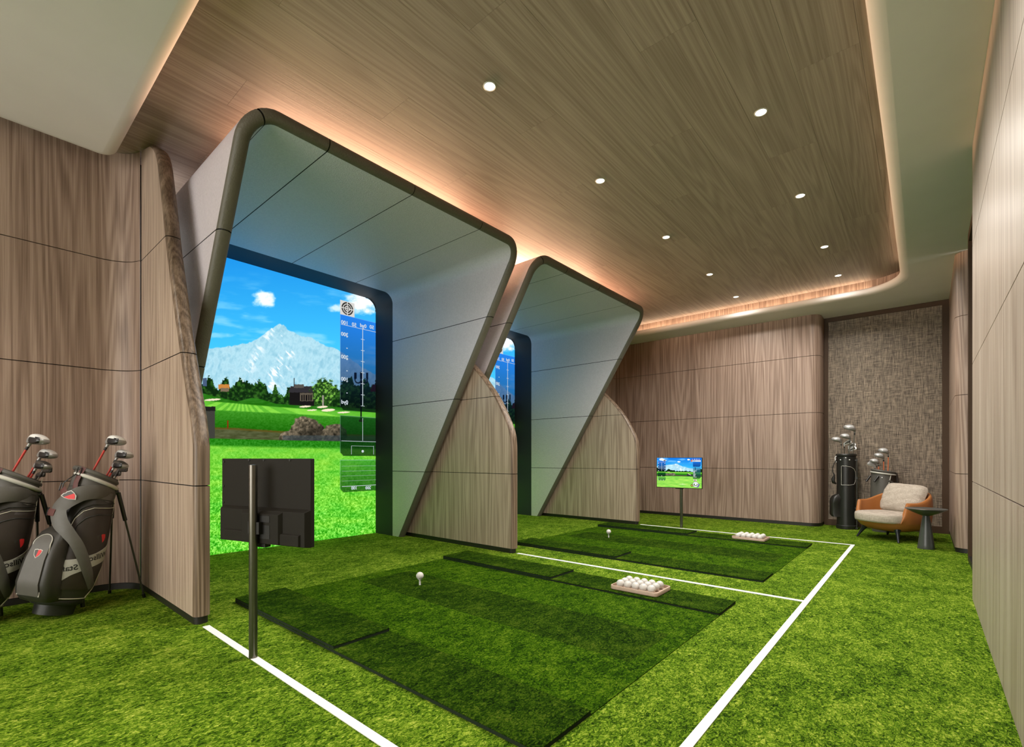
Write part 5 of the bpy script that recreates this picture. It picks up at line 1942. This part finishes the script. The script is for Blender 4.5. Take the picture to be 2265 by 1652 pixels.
# carrying strap on the left and a tube for a stand rod on the right
st_pts = [(-0.1079, -0.07, 0.985), (-0.1369, -0.07, 0.93), (-0.1618, -0.07, 0.86), (-0.1577, -0.07, 0.80), (-0.1394, -0.07, 0.76), (-0.1535, -0.07, 0.70), (-0.1477, -0.07, 0.655), (-0.1162, -0.07, 0.630)]
obj('strap', MB().tube(st_pts, [0.006, 0.005, 0.005, 0.006, 0.010, 0.024, 0.022, 0.008], 10), M['buckle'], t, smooth=60)
obj('handle_loop', MB().tube([(-0.1145, -0.06, 1.03), (-0.1286, -0.06, 1.01), (-0.1262, -0.06, 0.97), (-0.1145, -0.06, 0.94)], 0.007, 8), M['chrome'], t, smooth=60)
obj('side_tube', MB().tube([(0.1228, -0.05, 0.004), (0.1228, -0.05, 1.0)], 0.0075, 10), M['rod'], t, smooth=50)
for z_ in (0.02, 0.30, 0.72, 0.97):
    obj('tube_clip', MB().box(0.100, 0.133, -0.062, -0.038, z_ - 0.008, z_ + 0.008), M['buckle'], t)

W_ = Matrix.Translation((bx, by, 0)) @ Matrix.Rotation(YAW_FAR, 4, 'Z')
L3 = Vector((-0.95, -0.2, 0.22))
R3 = Vector((0.95, -0.15, 0.22))
UPZ = Vector((0.1, -0.1, 1))
g = 'clubs in the black bag'
md = ('clubgry', 'chrome', 'clubblk')
wood_club('silver driver head, tallest club in the upright black bag', g, W_ @ Vector((0.060, -0.04, 0.85)), W_ @ Vector((0.098, -0.045, 1.35)), L3, UPZ, 1.25, md, 'shaftst')
wood_club('silver fairway wood in the middle of the upright black bag', g, W_ @ Vector((0.025, -0.05, 0.85)), W_ @ Vector((0.042, -0.055, 1.245)), L3, UPZ, 1.05, md, 'shaftst')
wood_club('silver fairway wood at the left of the upright black bag', g, W_ @ Vector((-0.0492, -0.05, 0.85)), W_ @ Vector((-0.0590, -0.05, 1.20)), L3, UPZ, 1.05, md, 'shaftst')
iron_club('chrome iron behind the middle wood in the upright black bag', g, W_ @ Vector((-0.0164, 0.0, 0.85)), W_ @ Vector((-0.0230, 0.0, 1.165)), R3, UPZ, 1.0, 'chrome', 'shaftst')
iron_club('chrome iron at the right of the upright black bag, upper one', g, W_ @ Vector((0.0246, 0.02, 0.85)), W_ @ Vector((0.0287, 0.02, 1.125)), R3, UPZ, 1.0, 'chrome', 'shaftst')
iron_club('chrome iron at the right of the upright black bag, lower one', g, W_ @ Vector((0.0369, 0.05, 0.85)), W_ @ Vector((0.0369, 0.0, 1.075)), R3, UPZ, 1.0, 'chrome', 'shaftst')

# ------------------------------------------------------------------ grey bag behind the armchair
gx, gy = -0.43, 8.26
t = thing('golf_bag', 'grey and black golf bag with white rim piping behind the armchair', 'golf bag', (gx, gy, 0), (0, 0, YAW_FAR), 'golf bags at the far end')
RG = 0.165
sx_ = lambda z: float(np.interp(z, [0, 0.05, 0.5, 0.80], [0.118, 0.126, 0.142, 0.128]))
ng = 44
rg = []
tilt = lambda th: 0.815 - 0.020 * math.cos(th)
for z in (0.0, 0.02, 0.2, 0.4, 0.55, 0.68, 0.76):
    rg.append([(sx_(z) * math.cos(2 * PI * k / ng), 0.85 * sx_(z) * math.sin(2 * PI * k / ng), z) for k in range(ng)])
rg.append([(0.126 * math.cos(2 * PI * k / ng), 0.107 * math.sin(2 * PI * k / ng), tilt(2 * PI * k / ng)) for k in range(ng)])
rg.append([(0.113 * math.cos(2 * PI * k / ng), 0.096 * math.sin(2 * PI * k / ng), tilt(2 * PI * k / ng)) for k in range(ng)])
rg.append([(0.113 * math.cos(2 * PI * k / ng), 0.096 * math.sin(2 * PI * k / ng), 0.62) for k in range(ng)])
obj('body', MB().loft(rg), M['baggry'], t, smooth=50)
rim = [(0.122 * math.cos(2 * PI * k / ng), 0.104 * math.sin(2 * PI * k / ng), tilt(2 * PI * k / ng) + 0.008) for k in range(ng + 1)]
obj('rim', MB().tube(rim, 0.014, 8, cap=False), M['baggry'], t, smooth=60)
hb = [(0.134 * math.cos(math.radians(a)), 0.114 * math.sin(math.radians(a)), tilt(math.radians(a)) - 0.024) for a in range(-176, 0, 8)]
obj('grab_handle', MB().tube(hb, 0.011, 8), M['bagwht'], t, smooth=60)


def gp(a, z, off):
    a = math.radians(a)
    return ((sx_(z) + off) * math.cos(a), 0.85 * (sx_(z) + off) * math.sin(a), z)


obj('edge_piping', MB().tube([gp(a, z, 0.004) for a, z in ((-52, 0.775), (-60, 0.70), (-72, 0.60), (-80, 0.50), (-84, 0.40), (-84, 0.25), (-82, 0.05))], 0.005, 8), M['bagwht'], t, smooth=60)
side = []
for z in np.linspace(0.05, 0.765, 18):
    l_ = float(np.interp(z, [0.05, 0.25, 0.40, 0.50, 0.60, 0.70, 0.775], [-82, -84, -84, -80, -72, -60, -52]))
    side.append([gp(l_ + (18 - l_) * k / 14, float(z), 0.005) for k in range(15)] + [gp(18 - (18 - l_) * k / 14, float(z), -0.004) for k in range(15)])
sd = obj('side_panel', MB().loft(side), M['bagbrn'], t, smooth=55)
for q, (mt, rd) in enumerate((('baggry', 0.012), ('piping', 0.0032), ('bagblk', 0.006), ('bagblk', 0.005))):
    dz = (0.045, -0.02, -0.045, -0.075)[q]
    obj('panel_piping', MB().tube([gp(a, z + dz, 0.007) for a, z in ((-68 - q * 3, 0.655), (-50, 0.635), (-25, 0.575), (0, 0.50), (12, 0.44))], rd, 8), M[mt], sd, smooth=60)
for a in (-168, -112):
    p = Vector(gp(a, 0.755, 0.012))
    obj('leg_bracket', MB().tube([p, p + Vector((-0.045, -0.03, -0.075))], 0.0125, 8), M['buckle'], t, smooth=50)
p = gp(-96, 0.735, 0.002)
obj('rivet', MB().lathe([(0.0005, 0), (0.009, 0), (0.006, 0.005), (0.0005, 0.006)], 12).xform(frame(Vector(p), Vector((0, 0, 1)), Vector((p[0], p[1], 0)))), M['chrome'], t, smooth=50)
obj('strap', MB().tube([gp(-8, 0.80, 0.012), gp(-4, 0.74, 0.02), gp(-6, 0.66, 0.02)], 0.013, 8), M['bagbrn'], t, smooth=50)
W_ = Matrix.Translation((gx, gy, 0)) @ Matrix.Rotation(YAW_FAR, 4, 'Z')
g = 'clubs in the grey bag behind the armchair'
wood_club('silver driver head with an orange shaft, tallest club behind the armchair', g, W_ @ Vector((0.0508, 0.0, 0.68)), W_ @ Vector((0.0574, -0.01, 1.035)), L3, UPZ, 1.05, md, 'shaftor')
wood_club('silver fairway wood with an orange shaft, second tallest behind the armchair', g, W_ @ Vector((0.0082, -0.01, 0.68)), W_ @ Vector((0.0066, -0.02, 0.975)), L3, UPZ, 0.98, md, 'shaftor')
wood_club('silver fairway wood with an orange shaft, third tallest behind the armchair', g, W_ @ Vector((-0.0451, -0.02, 0.68)), W_ @ Vector((-0.0476, -0.03, 0.905)), L3, UPZ, 0.90, md, 'shaftor')
iron_club('grey iron above another iron in the bag behind the armchair', g, W_ @ Vector((-0.0558, 0.0, 0.68)), W_ @ Vector((-0.0656, 0.04, 0.890)), Vector((-1.0, -0.15, 0.25)), UPZ, 0.95, 'clubgry', 'shaftor')
iron_club('lowest grey iron at the left rim of the bag behind the armchair', g, W_ @ Vector((-0.0697, -0.03, 0.68)), W_ @ Vector((-0.0886, -0.035, 0.860)), Vector((-1.0, -0.15, 0.25)), UPZ, 0.95, 'clubgry', 'shaftor')
